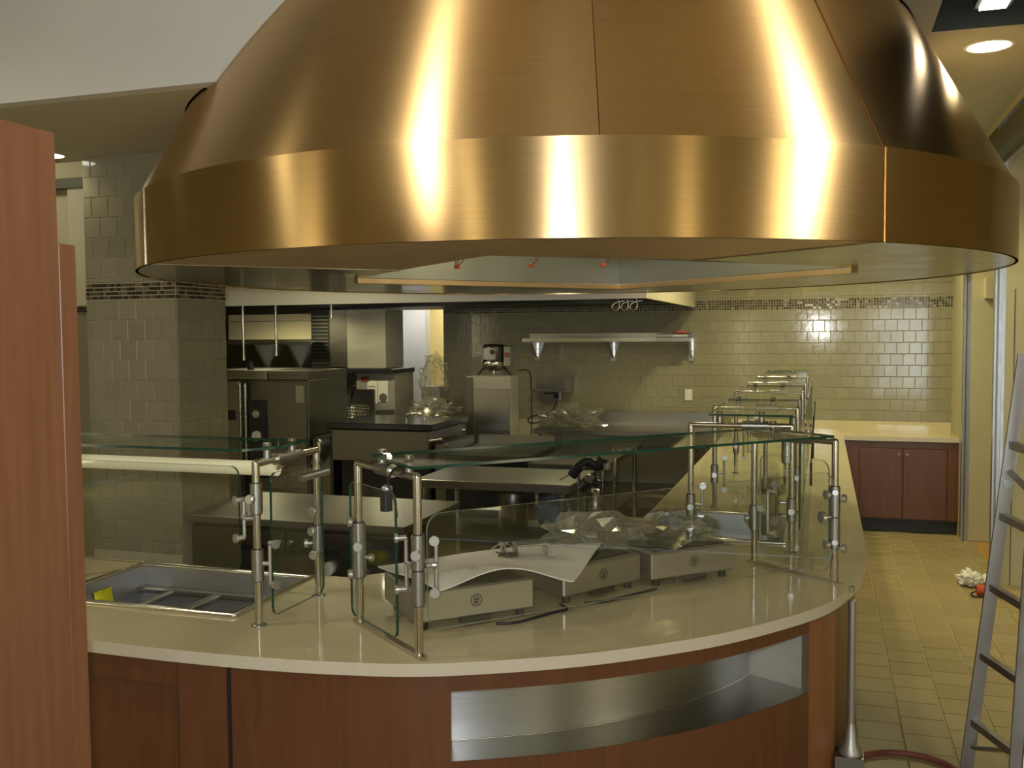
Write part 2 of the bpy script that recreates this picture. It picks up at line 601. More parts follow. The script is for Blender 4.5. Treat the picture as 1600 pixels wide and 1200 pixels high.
# white bulkhead face over the soffit edge, cut round the hood
pl = [(-9, ZS - .001)]
lft, rgt = [], []
for k in range(60):
    z = ZS + (3.40 - ZS) * k / 59
    d2 = (hood_r(z) + 0.006) ** 2 - (hood_c(z).y - YB) ** 2
    if d2 <= 0:
        break
    lft.append((hood_c(z).x - math.sqrt(d2), z))
    rgt.append((hood_c(z).x + math.sqrt(d2), z))
pl += lft + [(HC.x, lft[-1][1]), (HC.x, 3.9), (-9, 3.9)]
mb = MB()
mb.M = Matrix(((1, 0, 0, 0), (0, 0, -1, YB + 0.07), (0, 1, 0, 0), (0, 0, 0, 1)))
mb.prism([pl], 0.0, 0.07)
struct(mb.build('wall_bulkhead', 'white_paint'))
struct(B(-9, -4.0, 4.62, 4.68, ZS, 3.9).build('wall_recess_head', 'soffit_paint'))
struct(B(-4.06, -4.0, 4.68, 10.25, ZS, 3.9).build('wall_recess_side', 'soffit_paint'))
struct(B(1.10, 1.14, 5.0, 10.25, ZH - .0, 3.9).build('wall_right_bulkhead', 'soffit_paint'))
struct(B(HC.x, HC.x + .05, 6.9, 10.25, ZS, 3.9).build('wall_soffit_side', 'soffit_paint'))

# dark open hatch in the ceiling with its lamp
hx = thing('ceiling_hatch', 'dark open rectangular hatch in the ceiling above the aisle', 'hatch', (1.0, 4.0, ZH))
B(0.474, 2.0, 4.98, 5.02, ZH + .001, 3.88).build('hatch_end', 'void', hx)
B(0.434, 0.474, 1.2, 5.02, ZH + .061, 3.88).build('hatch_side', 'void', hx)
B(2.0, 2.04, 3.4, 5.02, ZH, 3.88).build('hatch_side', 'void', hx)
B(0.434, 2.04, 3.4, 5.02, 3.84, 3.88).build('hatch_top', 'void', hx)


def downlight(x, y, z, r, label, power, group='round downlights', mat='lamp_hot', col=WARM, spot=150):
    t = thing('downlight', label, 'ceiling light', (x, y, z), group)
    MB().lathe([(r, 0.004), (r * 1.12, -0.004), (r * 1.2, 0.0), (r * 1.2, 0.003)], (x, y, z), 28).build('trim_ring', 'white_paint', t)
    mb = MB()
    nn = 28
    mb.add([(x + r * math.cos(2 * PI * k / nn), y + r * math.sin(2 * PI * k / nn), z - 0.002) for k in range(nn)], [list(range(nn))[::-1]])
    mb.build('lens', mat, t)
    if power:
        l = light('downlight_lamp', 'SPOT', (x, y, z - 0.03), power, col, r * 0.8, (x, y, 0), spot, 0.5)
    return t


downlight(0.771, 5.317, ZH, 0.097, 'round lit downlight in the ceiling beside the copper hood, below the dark hatch', 70)
downlight(-4.22, 4.47, ZS, 0.08, 'round downlight in the soffit between the wood partition and the tiled column', 3)
for x, y, lb in ((0.45, 6.9, 'round downlight over the aisle behind the copper hood'), (0.45, 8.9, 'round downlight over the cabinet counter at the back wall'),
                 (-0.55, 8.2, 'round downlight over the row of food guards')):
    downlight(x, y, ZH, 0.09, lb, 95)
for x, y, pw, lb in ((-1.50, 0.2, 40, 'downlight in the high ceiling above the front of the copper hood'), (-4.2, 1.5, 110, 'downlight in the high ceiling above the wood partition'),  # unseen downlights added to brighten the front, the column and the hood
                     (-1.6, -2.2, 35, 'downlight in the high ceiling behind the photographer'), (2.1, 2.4, 35, 'downlight in the high ceiling right of the ladder'),
                     (-5.6, -1.0, 35, 'downlight in the high ceiling over the far left seating'), (2.6, -2.0, 35, 'downlight in the high ceiling over the right seating')):
    downlight(x, y, 3.9, 0.1, lb, pw, col=NEUT)
for x, y, pw, lb in ((-3.85, 6.1, 40, 'downlight in the soffit behind the tiled column'),):  # hidden lamp added to brighten the oven front and kitchen
    downlight(x, y, ZS, 0.08, lb, pw)
light('recess_light', 'AREA', (-6.6, 5.5, 3.7), 14, NEUT, 0.5, (-6.6, 6.2, 1.5))  # unseen fill lamp added to brighten the recess wall


def streak_spot(loc, aim, power, cone, label):  # unseen spotlights added to put bright streaks on the hood
    t = thing('track_spotlight', label, 'spotlight', loc, 'track spotlights aimed at the hood')
    p, q = Vector(loc), Vector(aim)
    d = (q - p).normalized()
    MB().cyl(p - d * .16, p, 0.055, 20).build('can', 'black', t)
    MB().cyl(p - d * .1, p - d * .1 + Vector((0, 0, 3.9 - (p - d * .1).z)), 0.01, 8).build('stem', 'black', t)
    MB().cyl(p - d * .012, p - d * .004, 0.05, 20).build('lens', 'lamp_hot', t)
    light('track_lamp', 'SPOT', p + d * .02, power, (1, .95, .80), 0.045, aim, cone, 0.5)


streak_spot((-1.86, 1.3, 3.75), (-1.25, 3.2, 2.85), 330, 40, 'black track spotlight aimed at the front of the copper hood')
streak_spot((2.0, 2.9, 3.75), (0.0, 3.45, 2.80), 560, 34, 'black track spotlight aimed at the right shoulder of the copper hood')
t = thing('work_lamp', 'bright square lamp glowing inside the dark ceiling hatch', 'ceiling light', (0.70, 4.75, 3.34))
B(0.655, 0.765, 4.68, 4.82, 3.33, 3.342).build('lens', 'lamp_hot', t)
B(0.635, 0.785, 4.66, 4.84, 3.342, 3.40).build('housing', 'void', t)
B(0.69, 0.73, 4.73, 4.77, 3.40, 3.84).build('stem', 'void', t)

# ---- tiled pieces
SHARED = {}


def tile_obj(w, h, t, parent, center, axis, mat='tile'):
    key = (round(w, 3), round(h, 3), axis)
    if key not in SHARED:
        if axis == 'y':
            mb = MB().box(-w / 2, w / 2, -t, 0, -h / 2, h / 2, 0, 0.003)
        else:
            mb = MB().box(0, t, -w / 2, w / 2, -h / 2, h / 2, 0, 0.003)
        o = mb.build('wall_tile', mat, loc=(0, 0, 0))
        SHARED[key] = o.data
    else:
        o = bpy.data.objects.new('wall_tile', SHARED[key])
        COL.objects.link(o)
    pl_ = parent_loc(parent)
    o.parent = parent
    o.location = Vector(center) - pl_
    o.rotation_euler = (random.uniform(-.0022, .0022), random.uniform(-.0022, .0022) if axis == 'x' else 0, random.uniform(-.0022, .0022))
    return o


def tile_rows(a0, a1, z0, z1, pitch, phase=0):
    """brick-bond layout: list of (centre along, centre z, width, height)"""
    out = []
    rows = int(math.ceil((z1 - z0) / pitch - 1e-6))
    for r in range(rows):
        zt = z1 - r * pitch
        zb = max(z0, zt - pitch)
        if zt - zb < 0.02:
            continue
        off = ((r + phase) % 2) * pitch * 0.5
        x = a0 - off
        while x < a1 - 1e-4:
            xa, xb = max(a0, x), min(a1, x + pitch)
            if xb - xa > 0.015:
                out.append(((xa + xb) / 2, (zb + zt) / 2, xb - xa, zt - zb))
            x += pitch
    return out


def mosaic(name, parent, a0, a1, fixed, z0, z1, axis, n=4):
    mb = MB()
    p = (z1 - z0) / n
    g = p * 0.13
    cnt = int((a1 - a0) / p)
    for i in range(cnt):
        for j in range(n):
            a = a0 + (a1 - a0) / cnt * i
            w = (a1 - a0) / cnt
            mi = random.choice((0, 0, 0, 1, 1, 2))
            e = random.uniform(-.0006, .0006)
            if axis == 'y':
                mb.box(a + g, a + w - g, fixed - 0.007 + e, fixed, z0 + j * p + g, z0 + (j + 1) * p - g, mi)
            else:
                mb.box(fixed, fixed + 0.007 + e, a + g, a + w - g, z0 + j * p + g, z0 + (j + 1) * p - g, mi)
    o = mb.build(name, ['mosaic_a', 'mosaic_b', 'mosaic_c'], parent)
    o['kind'] = 'stuff'
    return o


G = 0.004
# tiled column
CX0, CX1, CY0, CY1 = -4.10, -3.482, 4.6, 5.07
colm = struct(B(CX0, CX1, CY0, CY1, 0, ZS).build('wall_column', 'grout'), 'square column clad in taupe tiles with a dark mosaic band')
PC = 0.1168
for (a, z, w, h) in tile_rows(CX0, CX1, 0.65, 2.113, PC) + tile_rows(CX0, CX1, 2.213, ZS, PC, 1):
    tile_obj(w - G, h - G, 0.006, colm, (a, CY0, z), 'y')
for (a, z, w, h) in tile_rows(CY0, CY1, 0.885, 2.113, PC, 1) + tile_rows(CY0, CY1, 2.213, 2.35, PC):
    tile_obj(w - G, h - G, 0.006, colm, (CX1, a, z), 'x')
mosaic('mosaic_band', colm, CX0, CX1, CY0, 2.115, 2.211, 'y')
mosaic('mosaic_band', colm, CY0, CY1, CX1, 2.115, 2.211, 'x')

# tiled back wall
YW = 10.25
WX0, WX1 = -4.135, 1.29
wall = struct(B(WX0, WX1, YW, YW + 0.15, 0, 3.9).build('wall_back', 'grout'))
PB = 0.1139
lay = tile_rows(WX0, WX1, 0.95, 2.128, PB) + tile_rows(WX0, WX1, 2.236, 2.60, PB, 1)


def seen(t):
    a, z, w, h = t
    if z > 2.2:
        return 2 if a > -0.9 else 9
    if a > -1.5:
        return 1 if z > 1.0 else 3
    if a > -2.9 and z > 1.15:
        return 2
    return 3 if z > 1.3 else 5


lay.sort(key=seen)
for (a, z, w, h) in lay[:300]:
    tile_obj(w - G, h - G, 0.006, wall, (a, YW, z), 'y')
mb = MB()
for (a, z, w, h) in lay[300:]:
    mb.box(a - w / 2 + G / 2, a + w / 2 - G / 2, YW - 0.006, YW, z - h / 2 + G / 2, z + h / 2 - G / 2)
o = mb.build('wall_tile_field', 'tile', wall)
o['kind'] = 'stuff'
mosaic('mosaic_band', wall, WX0, WX1, YW, 2.130, 2.234, 'y')

# wall to the left of the column, farther back: tile below, paint above
wl = struct(B(-8.9, -5.3, 6.5, 6.6, 0, 3.9).build('wall_recess', 'cream_paint'))
o = B(-8.9, -5.3, 6.488, 6.5, 0, 2.10).build('tile_dado', 'tile', wl)
mosaic('mosaic_band', wl, -6.9, -5.3, 6.488, 2.105, 2.15, 'y', 2)
o = B(-8.9, -5.3, 6.42, 6.5, 3.12, 3.2).build('dark_rail', 'dark_green', wl)
o = B(-5.90, -5.3, 6.44, 6.488, 2.16, 3.12).build('wall_return', 'soffit_paint', wl)

# doorway at the left end of the back wall and the rooms behind it
wc = struct(B(-9, -4.784, 11.25, 11.4, 0, 3.2).build('wall_corridor', 'white_paint'))
struct(B(-9, -4.135, 10.25, 10.5, 2.35, 3.9).build('wall_door_head', 'white_paint'))
d = struct(B(-5.95, -5.14, 11.20, 11.25, 0, 2.03).build('door_1', 'grey_paint'), 'grey door in the bright corridor behind the kitchen')
B(-5.14, -5.10, 11.18, 11.25, 0, 2.06).build('door_frame', 'grey_paint', d)
B(-5.27, -5.262, 11.195, 11.2, 0.1, 1.9).build('door_seam', 'steel_dark', d)
struct(B(-6.5, -3.6, 12.4, 12.5, 0, 3.2).build('wall_yellow_room', 'yellow_paint'))
light('back_room_light', 'AREA', (-4.5, 11.9, 2.7), 26, (1, .95, .8), 0.8, (-4.5, 11.9, 0))
light('corridor_light', 'AREA', (-4.75, 10.62, 2.45), 8, (1, .98, .92), 0.4, (-5.0, 11.25, 1.3))

# right side: metal studs and drywall
st = struct(B(1.205, 1.268, 9.44, 9.52, 0, 3.9).build('trim_2', 'galv'), 'grey metal corner stud at the end of the tiled wall')
B(1.222, 1.232, 9.425, 9.44, 0, 3.9).build('stud_rib', 'steel_dark', st)
B(1.252, 1.268, 9.43, 9.44, 0, 3.9).build('stud_lip', 'galv', st)
struct(B(1.268, 1.446, 9.42, 9.6, 0.005, 3.9).build('wall_end_panel', 'cream_paint'))
struct(B(1.29, 4.5, 10.25, 10.4, 0, 3.9).build('wall_back_right', 'cream_paint'))
struct(B(1.205, 1.29, 9.52, 10.25, 0, 3.9).build('wall_side_return', 'cream_paint'))
b = struct(B(1.36, 1.50, 9.3, 9.42, 2.18, 2.36).build('trim_3', 'cream_paint'), 'cream box on the drywall')
st = struct(B(1.215, 1.285, 7.88, 7.96, 0, 3.9).build('trim_4', 'galv'), 'grey metal stud at the edge of the near drywall')
B(1.228, 1.24, 7.865, 7.88, 0, 3.9).build('stud_rib', 'steel_dark', st)
B(1.262, 1.285, 7.87, 7.88, 0, 3.9).build('stud_lip', 'galv', st)
struct(B(1.285, 4.4, 7.86, 7.98, 0, 3.9).build('wall_near_panel', 'cream_paint'))
B(1.34, 1.346, 7.855, 7.86, 0, 2.2).build('panel_joint', 'dark_green', bpy.data.objects['wall_near_panel'])
# dark steel header under the low ceiling's edge
hd = thing('ceiling_track', 'dark steel track running along the ceiling edge above the aisle', 'track', (1.2, 6.4, 3.1))
MB().box(1.145, 1.24, 5.03, 7.86, 3.13, 3.24).box(1.145, 1.32, 5.03, 7.86, 3.24, 3.28).build('channel', 'dark_green', hd)
B(1.24, 1.265, 5.03, 7.86, 3.10, 3.24).build('lip', 'galv', hd)
for k in range(7):
    yy = 5.2 + 0.4 * k
    B(1.17, 1.21, yy, yy + 0.03, 3.28, 3.9).build('hanger', 'galv', hd)

# unseen glowing panels added round the dining side to make bands in the copper
def glow_panel(n, side, c, w, mat, z0=0.3, z1=2.6):
    if side == 'front':
        wd = B(c - w / 2 - .06, c + w / 2 + .06, -7.0, -6.95, z0 - .07, z1 + .07)
        pn = B(c - w / 2, c + w / 2, -6.955, -6.945, z0, z1)
    elif side == 'right':
        wd = B(4.45, 4.5, c - w / 2 - .06, c + w / 2 + .06, z0 - .07, z1 + .07)
        pn = B(4.445, 4.455, c - w / 2, c + w / 2, z0, z1)
    else:
        wd = B(-9.0, -8.95, c - w / 2 - .06, c + w / 2 + .06, z0 - .07, z1 + .07)
        pn = B(-8.955, -8.945, c - w / 2, c + w / 2, z0, z1)
    wd = struct(wd.build('window_%d' % n, 'white_paint'))
    pn.build('pane', mat, wd)


glow_panel(1, 'front', 2.05, 1.7, 'window_day')
glow_panel(2, 'front', -2.1, 0.5, 'window_warm')
glow_panel(3, 'right', -2.3, 0.7, 'window_warm')
glow_panel(4, 'right', 1.1, 0.5, 'window_warm')
glow_panel(5, 'left', -4.0, 1.2, 'window_warm')

# ================================================================== copper hood
hood = thing('exhaust_hood', 'large round copper exhaust hood with a tall flat rim and sloping sides', 'exhaust hood', (HC.x, HC.y, HZ0))


def shell(a0, a1, zs, rfun, cfun, thick=0.012, gap=0.0006, inset=0.0):
    mb = MB()
    na = max(3, int((a1 - a0) / 2.0))
    vo, vi = [], []
    for z in zs:
        for k in range(na + 1):
            a = math.radians(a0 + (a1 - a0) * k / na) + (gap if k == 0 else -gap if k == na else 0)
            c = cfun(z)
            d = Vector((math.cos(a), math.sin(a), 0))
            p = c + d * (rfun(z) - inset)
            vo.append((p.x, p.y, z))
            p = c + d * (rfun(z) - inset - thick)
            vi.append((p.x, p.y, z))
    w = na + 1
    fo = [[i * w + k, i * w + k + 1, (i + 1) * w + k + 1, (i + 1) * w + k] for i in range(len(zs) - 1) for k in range(na)]
    mb.add(vo, fo, 0, True)
    mb.add(vi, [f[::-1] for f in fo], 0, True)
    nv = len(zs)
    b = len(mb.v) - 2 * len(vo)
    L = len(vo)
    allv = vo + vi
    ef = []
    for k in range(na):
        ef.append([k + 1, k, L + k, L + k + 1])
        q = (nv - 1) * w
        ef.append([q + k, q + k + 1, L + q + k + 1, L + q + k])
    for i in range(nv - 1):
        ef.append([i * w, (i + 1) * w, L + (i + 1) * w, L + i * w])
        q = na
        ef.append([(i + 1) * w + q, i * w + q, L + i * w + q, L + (i + 1) * w + q])
    mb.add(allv, ef, 0)
    return mb


skirt_z = [HZ0, HZ0 + 0.1, HZ1 - 0.1, HZ1]
for a0_, a1_ in ((-129.5, -45.5), (-45.5, 45), (45, 140), (140, 230.5)):
    shell(a0_, a1_, skirt_z, hood_r, hood_c).build('rim_panel', 'copper', hood)
shell(-45.4, -44.2, skirt_z, lambda z: HR + 0.004, hood_c, 0.004).build('seam_strip', 'copper', hood)
shell(-129.9, -129.4, skirt_z, lambda z: HR + 0.004, hood_c, 0.004).build('seam_strip', 'tube', hood)
cone_z = [HZ1 + 0.0005 + (3.62 - HZ1) * k / 10 for k in range(11)]
for a0_, a1_ in ((-129.5, -72.4), (-72.4, -45.5), (-45.5, 45), (45, 140), (140, 230.5)):
    shell(a0_, a1_, cone_z, hood_r, hood_c).build('slope_panel', 'copper', hood)
shell(-45.4, -44.0, cone_z, lambda z: hood_r(z) + 0.004, hood_c, 0.004).build('seam_strip', 'copper', hood)
# underside plates round a square opening turned by 45 degrees
OP = [(-1.25, 3.56), (-2.37, 4.66), (-1.22, 5.99), (0.128, 4.865)]
SL, SR = (-1.905, 4.182), (-0.515, 4.10)


def arc_pts(a0, a1, n, r=HR - 0.012):
    return [(HC.x + r * math.cos(math.radians(a0 + (a1 - a0) * k / n)), HC.y + r * math.sin(math.radians(a0 + (a1 - a0) * k / n))) for k in range(n + 1)]


front = arc_pts(-130.5, -44.7, 40) + [SR, OP[0], SL]
MB().prism([front], HZ0 + 0.006, HZ0 + 0.010).build('front_soffit_plate', 'copper_flat', hood)
back = arc_pts(-44.5, 229.3, 110) + [(SL[0] - .002, SL[1] + .002), OP[1], OP[2], OP[3], (SR[0] + .002, SR[1])]
MB().prism([back], HZ0 + 0.004, HZ0 + 0.008).build('soffit_plate', 'steel_soffit', hood)
for a, b in ((arc_pts(-129.5, -129.5, 1)[0], SL), (SR, arc_pts(-45.2, -45.2, 1)[0])):
    MB().cyl((a[0], a[1], HZ0 + 0.004), (b[0], b[1], HZ0 + 0.004), 0.004, 8).build('soffit_seam', 'tube', hood)
# copper lip and plenum
for k in range(4):
    a, b = Vector(OP[k]), Vector(OP[(k + 1) % 4])
    d = (b - a).normalized()
    nn = Vector((-d.y, d.x))
    mid = (a + b) / 2
    cc = sum((Vector(p) for p in OP), Vector((0, 0))) / 4
    if nn.dot(mid - cc) < 0:
        nn = -nn
    e = 0.05
    q = [a, b, b + nn * e, a + nn * e]
    if k in (1, 2):
        MB().prism([[tuple(p) for p in (q if (q[1] - q[0]).cross(q[2] - q[1]) > 0 else q[::-1])]], HZ0 - 0.022, HZ0 + 0.004).build('opening_lip', 'copper_flat', hood)
    q2 = [a, b, b + nn * 0.01, a + nn * 0.01]
    MB().prism([[tuple(p) for p in (q2 if (q2[1] - q2[0]).cross(q2[2] - q2[1]) > 0 else q2[::-1])]], HZ0 + 0.008, HZ0 + 0.5).build('plenum_wall', 'plenum', hood)
MB().prism([OP[::-1]], HZ0 + 0.5, HZ0 + 0.51).build('plenum_top', 'steel_dark', hood)
for (x, y) in ((-1.825, 4.724), (-1.441, 4.795), (-1.086, 4.904)):
    nz = MB().cyl((x, y, 2.262), (x, y, 2.30), 0.012, 12).cyl((x, y, 2.30), (x, y, 2.325), 0.018, 6).cyl((x, y, 2.325), (x, y, 2.70), 0.009, 8).build('nozzle', 'tube', hood)
    cp = MB().cyl((x, y, 2.245), (x, y, 2.262), 0.017, 12, 0.014)
    cp.tube(spline([(x + .012, y, 2.262), (x + .034, y, 2.285), (x + .03, y, 2.31), (x + .014, y, 2.30)], 4), 0.003, 6)
    cp.build('nozzle_cap', 'red_plastic', nz)
MB().cyl((-1.95, 4.70, 2.69), (-0.95, 4.94, 2.69), 0.012, 10).build('nozzle_pipe', 'steel_bright', hood)

for x, y in ((-0.62, 4.72), (-1.75, 4.78)):  # lamps added out of view to brighten the plenum and the counter below
    hl = MB().lathe([(0.05, 0.05), (0.05, 0.02), (0.035, -0.03), (0.0, -0.045)], (x, y, HZ0 + .44), 18).build('hood_lamp', 'lamp', hood)
    light('hood_lamp_light', 'POINT', (x, y, HZ0 + .36), 3, WARM, 0.05)

# second, boxy canopy over the cook line, against the back wall
cn = thing('canopy_hood', 'long white and steel canopy hood over the cook line behind the copper hood', 'exhaust hood', (-4.0, 8.8, 2.165))
B(-5.6, -1.275, 7.30, 7.33, 2.165, 2.9).build('front_face', 'white_paint', cn)
B(-1.305, -1.275, 7.33, 10.24, 2.165, 2.9).build('end_face', 'soffit_paint', cn)
B(-5.6, -1.305, 8.95, 10.24, 2.185, 2.20).build('underside', 'black', cn)
B(-5.6, -1.305, 7.33, 8.95, 2.30, 2.31).build('filter_bank', 'steel_dark', cn)
B(-5.6, -1.305, 8.93, 8.95, 2.185, 2.31).build('baffle', 'black', cn)
B(-5.6, -1.305, 7.33, 7.38, 2.165, 2.185).build('drip_edge', 'steel_dark', cn)
for x, y in ((-5.2, 8.2), (-3.9, 8.2), (-2.2, 8.2)):  # left two lamps added to brighten the cook line, kept out of view
    MB().lathe([(0.05, 0.05), (0.05, 0.02), (0.03, 0.0), (0.0, -0.005)], (x, y, 2.25), 16).build('canopy_lamp', 'lamp', cn)
    light('canopy_lamp_light', 'SPOT', (x, y, 2.24), 32, WARM, 0.05, (x, y + .15, 0), 160, 0.4)
for (x, y, zb) in ((-5.0, 7.55, 1.70), (-4.66, 7.55, 1.74), (-4.13, 7.6, 2.07)):
    MB().cyl((x, y, zb), (x, y, 2.19), 0.011, 10).cyl((x, y, zb - 0.02), (x, y, zb + .01), 0.016, 10).build('drop_pipe', 'tube', cn)
for k in range(3):
    x = -1.62 + 0.075 * k
    MB().tube(spline([(x, 7.9, 2.185), (x + .01, 7.9, 2.12), (x - .02, 7.9, 2.09), (x - .05, 7.9, 2.11), (x - .03, 7.9, 2.15), (x + .05, 7.92, 2.17)], 5), 0.007, 7).build('nozzle_loop', 'steel_bright', cn)

# ================================================================== serving counter
ZC = 0.91
edge = spline([(-3.2, 2.52), (-2.33, 2.518), (-2.0, 2.516), (-1.654, 2.53), (-1.36, 2.568), (-1.10, 2.635), (-0.73, 2.825), (-0.43, 3.055), (-0.23, 3.26), (-0.015, 3.56), (0.09, 3.81), (0.165, 4.145), (0.195, 4.55), (0.2, 4.95)], 8)
edge = [Vector((p[0], p[1])) for p in edge]


def offset(path, d):
    out = []
    for i, p in enumerate(path):
        t = (path[min(i + 1, len(path) - 1)] - path[max(i - 1, 0)]).normalized()
        out.append(p + Vector((-t.y, t.x)) * d)
    return out


outer = [(-5.2, 2.52)] + [tuple(p) for p in edge] + [(0.2, 9.6), (1.203, 9.6), (1.203, 10.238), (-0.9, 10.238), (-0.9, 4.42), (-1.84, 3.49), (-5.2, 3.49)]
LP = (-2.80, -1.965, 2.872, 3.43)       # left cold well opening
RP = (-0.83, -0.165, 4.60, 5.30)        # right cold well opening


def rect(x0, x1, y0, y1):
    return [(x0, y0), (x1, y0), (x1, y1), (x0, y1)]


ct = MB().prism([outer, rect(LP[0] + .02, LP[1] - .02, LP[2] + .02, LP[3] - .02), rect(RP[0] + .02, RP[1] - .02, RP[2] + .02, RP[3] - .02)], ZC - 0.04, ZC, 0, 1).build('countertop', ['stone', 'stone_edge'])
tag(ct, 'long cream stone countertop curving round the serving station to the back wall', 'countertop')
tag(B(-0.9, 1.203, 10.215, 10.238, ZC, 1.0).build('backsplash', 'stone'), 'low cream stone upstand where the counter meets the tiled back wall', 'backsplash')

# curved wooden base below the counter
base = thing('counter_base', 'curved reddish wood counter base with a long steel niche', 'counter', (-0.9, 3.4, 0))
bpath = offset(edge, 0.045)


def seg_of(path, i0, i1, z0, z1, t, mb=None, mat=0, smooth=True):
    """curved board: strip of the path, thickness t inwards"""
    mb = mb or MB()
    pa = path[i0:i1 + 1]
    pb = offset(path, t)[i0:i1 + 1]
    n = len(pa)
    A = [(p.x, p.y, z0) for p in pa] + [(p.x, p.y, z1) for p in pa]
    Bv = [(p.x, p.y, z0) for p in pb] + [(p.x, p.y, z1) for p in pb]
    mb.add(A, [[i, i + 1, n + i + 1, n + i] for i in range(n - 1)], mat, smooth)
    mb.add(Bv, [[i + 1, i, n + i, n + i + 1] for i in range(n - 1)], mat, smooth)
    mb.add(A + Bv, [[i, 2 * n + i, 2 * n + i + 1, i + 1] for i in range(n - 1)] + [[n + i, n + i + 1, 3 * n + i + 1, 3 * n + i] for i in range(n - 1)] +
           [[0, n, 3 * n, 2 * n], [n - 1, 2 * n + n - 1, 3 * n + n - 1, n + n - 1]], mat)
    return mb


def near_i(path, x, y):
    return min(range(len(path)), key=lambda i: (path[i] - Vector((x, y))).length)


iS0 = near_i(bpath, -1.945, 2.56)
iS1 = near_i(bpath, -1.79, 2.565)
iN0 = near_i(bpath, -1.08, 2.69)
iN1 = near_i(bpath, -0.02, 3.60)
iE = near_i(bpath, 0.07, 3.86)
iL = len(bpath) - 1
ZN0, ZN1 = 0.585, 0.805
p2 = offset(bpath, 0.03)
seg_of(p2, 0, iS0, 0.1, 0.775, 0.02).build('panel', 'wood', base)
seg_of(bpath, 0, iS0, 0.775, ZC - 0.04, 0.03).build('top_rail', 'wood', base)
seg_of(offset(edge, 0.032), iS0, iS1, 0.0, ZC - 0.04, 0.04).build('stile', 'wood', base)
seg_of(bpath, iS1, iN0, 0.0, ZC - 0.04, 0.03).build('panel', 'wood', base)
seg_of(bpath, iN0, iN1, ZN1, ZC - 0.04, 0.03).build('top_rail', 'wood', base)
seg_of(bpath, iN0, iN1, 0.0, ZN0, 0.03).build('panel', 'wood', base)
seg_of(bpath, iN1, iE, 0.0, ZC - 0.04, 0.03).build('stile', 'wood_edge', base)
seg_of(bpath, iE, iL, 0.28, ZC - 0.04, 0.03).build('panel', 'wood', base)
MB().box(0.12, 0.15, 4.95, 9.62, 0.1, ZC - 0.04).build('side_panel', 'wood', base)
MB().box(-5.2, -3.2, 2.57, 2.6, 0.1, ZC - 0.04).build('side_panel', 'wood', base)
for i_ in (iS0, iS1):
    q_ = offset(edge, 0.040)[i_]
    B(q_.x - .008, q_.x + .008, q_.y - .002, q_.y + .02, 0.0, ZC - .042).build('groove', 'black', base)
# steel niche
ni = offset(bpath, 0.031)
nb = []
for i, p in enumerate(bpath):
    s_ = min(1, max(0, (i - iN0) / (iN1 - iN0)))
    t_ = (bpath[min(i + 1, len(bpath) - 1)] - bpath[max(i - 1, 0)]).normalized()
    nb.append(p + Vector((-t_.y, t_.x)) * (0.15 + 0.10 * s_ ** 2))
a_, b_ = iN0, iN1
nx = MB()
n = b_ - a_ + 1
P0 = [(p.x, p.y) for p in bpath[a_:b_ + 1]]
P1 = [(p.x, p.y) for p in nb[a_:b_ + 1]]
mbk = MB().add([(x, y, ZN0) for x, y in P1] + [(x, y, ZN1 + .03) for x, y in P1], [[i, i + 1, n + i + 1, n + i] for i in range(n - 1)], 0, True)
mbk.build('niche_back', 'steel_niche', base)
MB().add([(x, y, ZN0 + .001) for x, y in P0] + [(x, y, ZN0 + .001) for x, y in P1], [[i, i + 1, n + i + 1, n + i] for i in range(n - 1)]).build('niche_floor', 'steel', base)
MB().add([(x, y, ZN1 + .03) for x, y in ((p.x, p.y) for p in ni[a_:b_ + 1])] + [(x, y, ZN1 + .03) for x, y in P1], [[i, n + i, n + i + 1, i + 1] for i in range(n - 1)]).build('niche_ceiling', 'steel_dark', base)
for k in (0, -1):
    q0, q1 = P0[k], P1[k]
    MB().add([(*q0, ZN0), (*q1, ZN0), (*q1, ZN1 + .03), (*q0, ZN1)], [[0, 1, 2, 3]]).build('niche_end', 'steel_matte', base)
MB().tube([(p[0], p[1], ZN0 + .003) for p in P1], 0.003, 6).build('niche_weld', 'steel_bright', base)
# inner faces of the counter
MB().box(-0.93, -0.9, 4.44, 10.2, 0.05, ZC - .04).box(-5.2, -1.86, 3.49, 3.52, 0.05, ZC - .04).build('inner_panel', 'steel_dark', base)
# steel corner pole
t = thing('corner_pole', 'slim grey steel pole at the right end of the curved counter base', 'pole', (0.118, 3.86, 0))
MB().cyl((0.118, 3.86, 0.29), (0.118, 3.86, ZC - 0.041), 0.015, 16).build('shaft', 'alu', t)
MB().lathe([(0.045, 0), (0.045, 0.01), (0.026, 0.045), (0.0155, 0.12)], (0.118, 3.86, 0.27), 20).build('flare', 'alu', t)
B(0.06, 0.165, 3.81, 3.91, 0, 0.27).build('plinth', 'steel_dark', t)
t = tag(MB().cyl((0.115, 3.83, ZC), (0.115, 3.83, ZC + 0.02), 0.011, 14).cyl((0.115, 3.83, ZC + .02), (0.115, 3.83, ZC + 0.026), 0.011, 14, 0.006).build('bolt_cap', 'tube'),
        'small chrome cap standing on the counter edge beside the front post', 'cap')


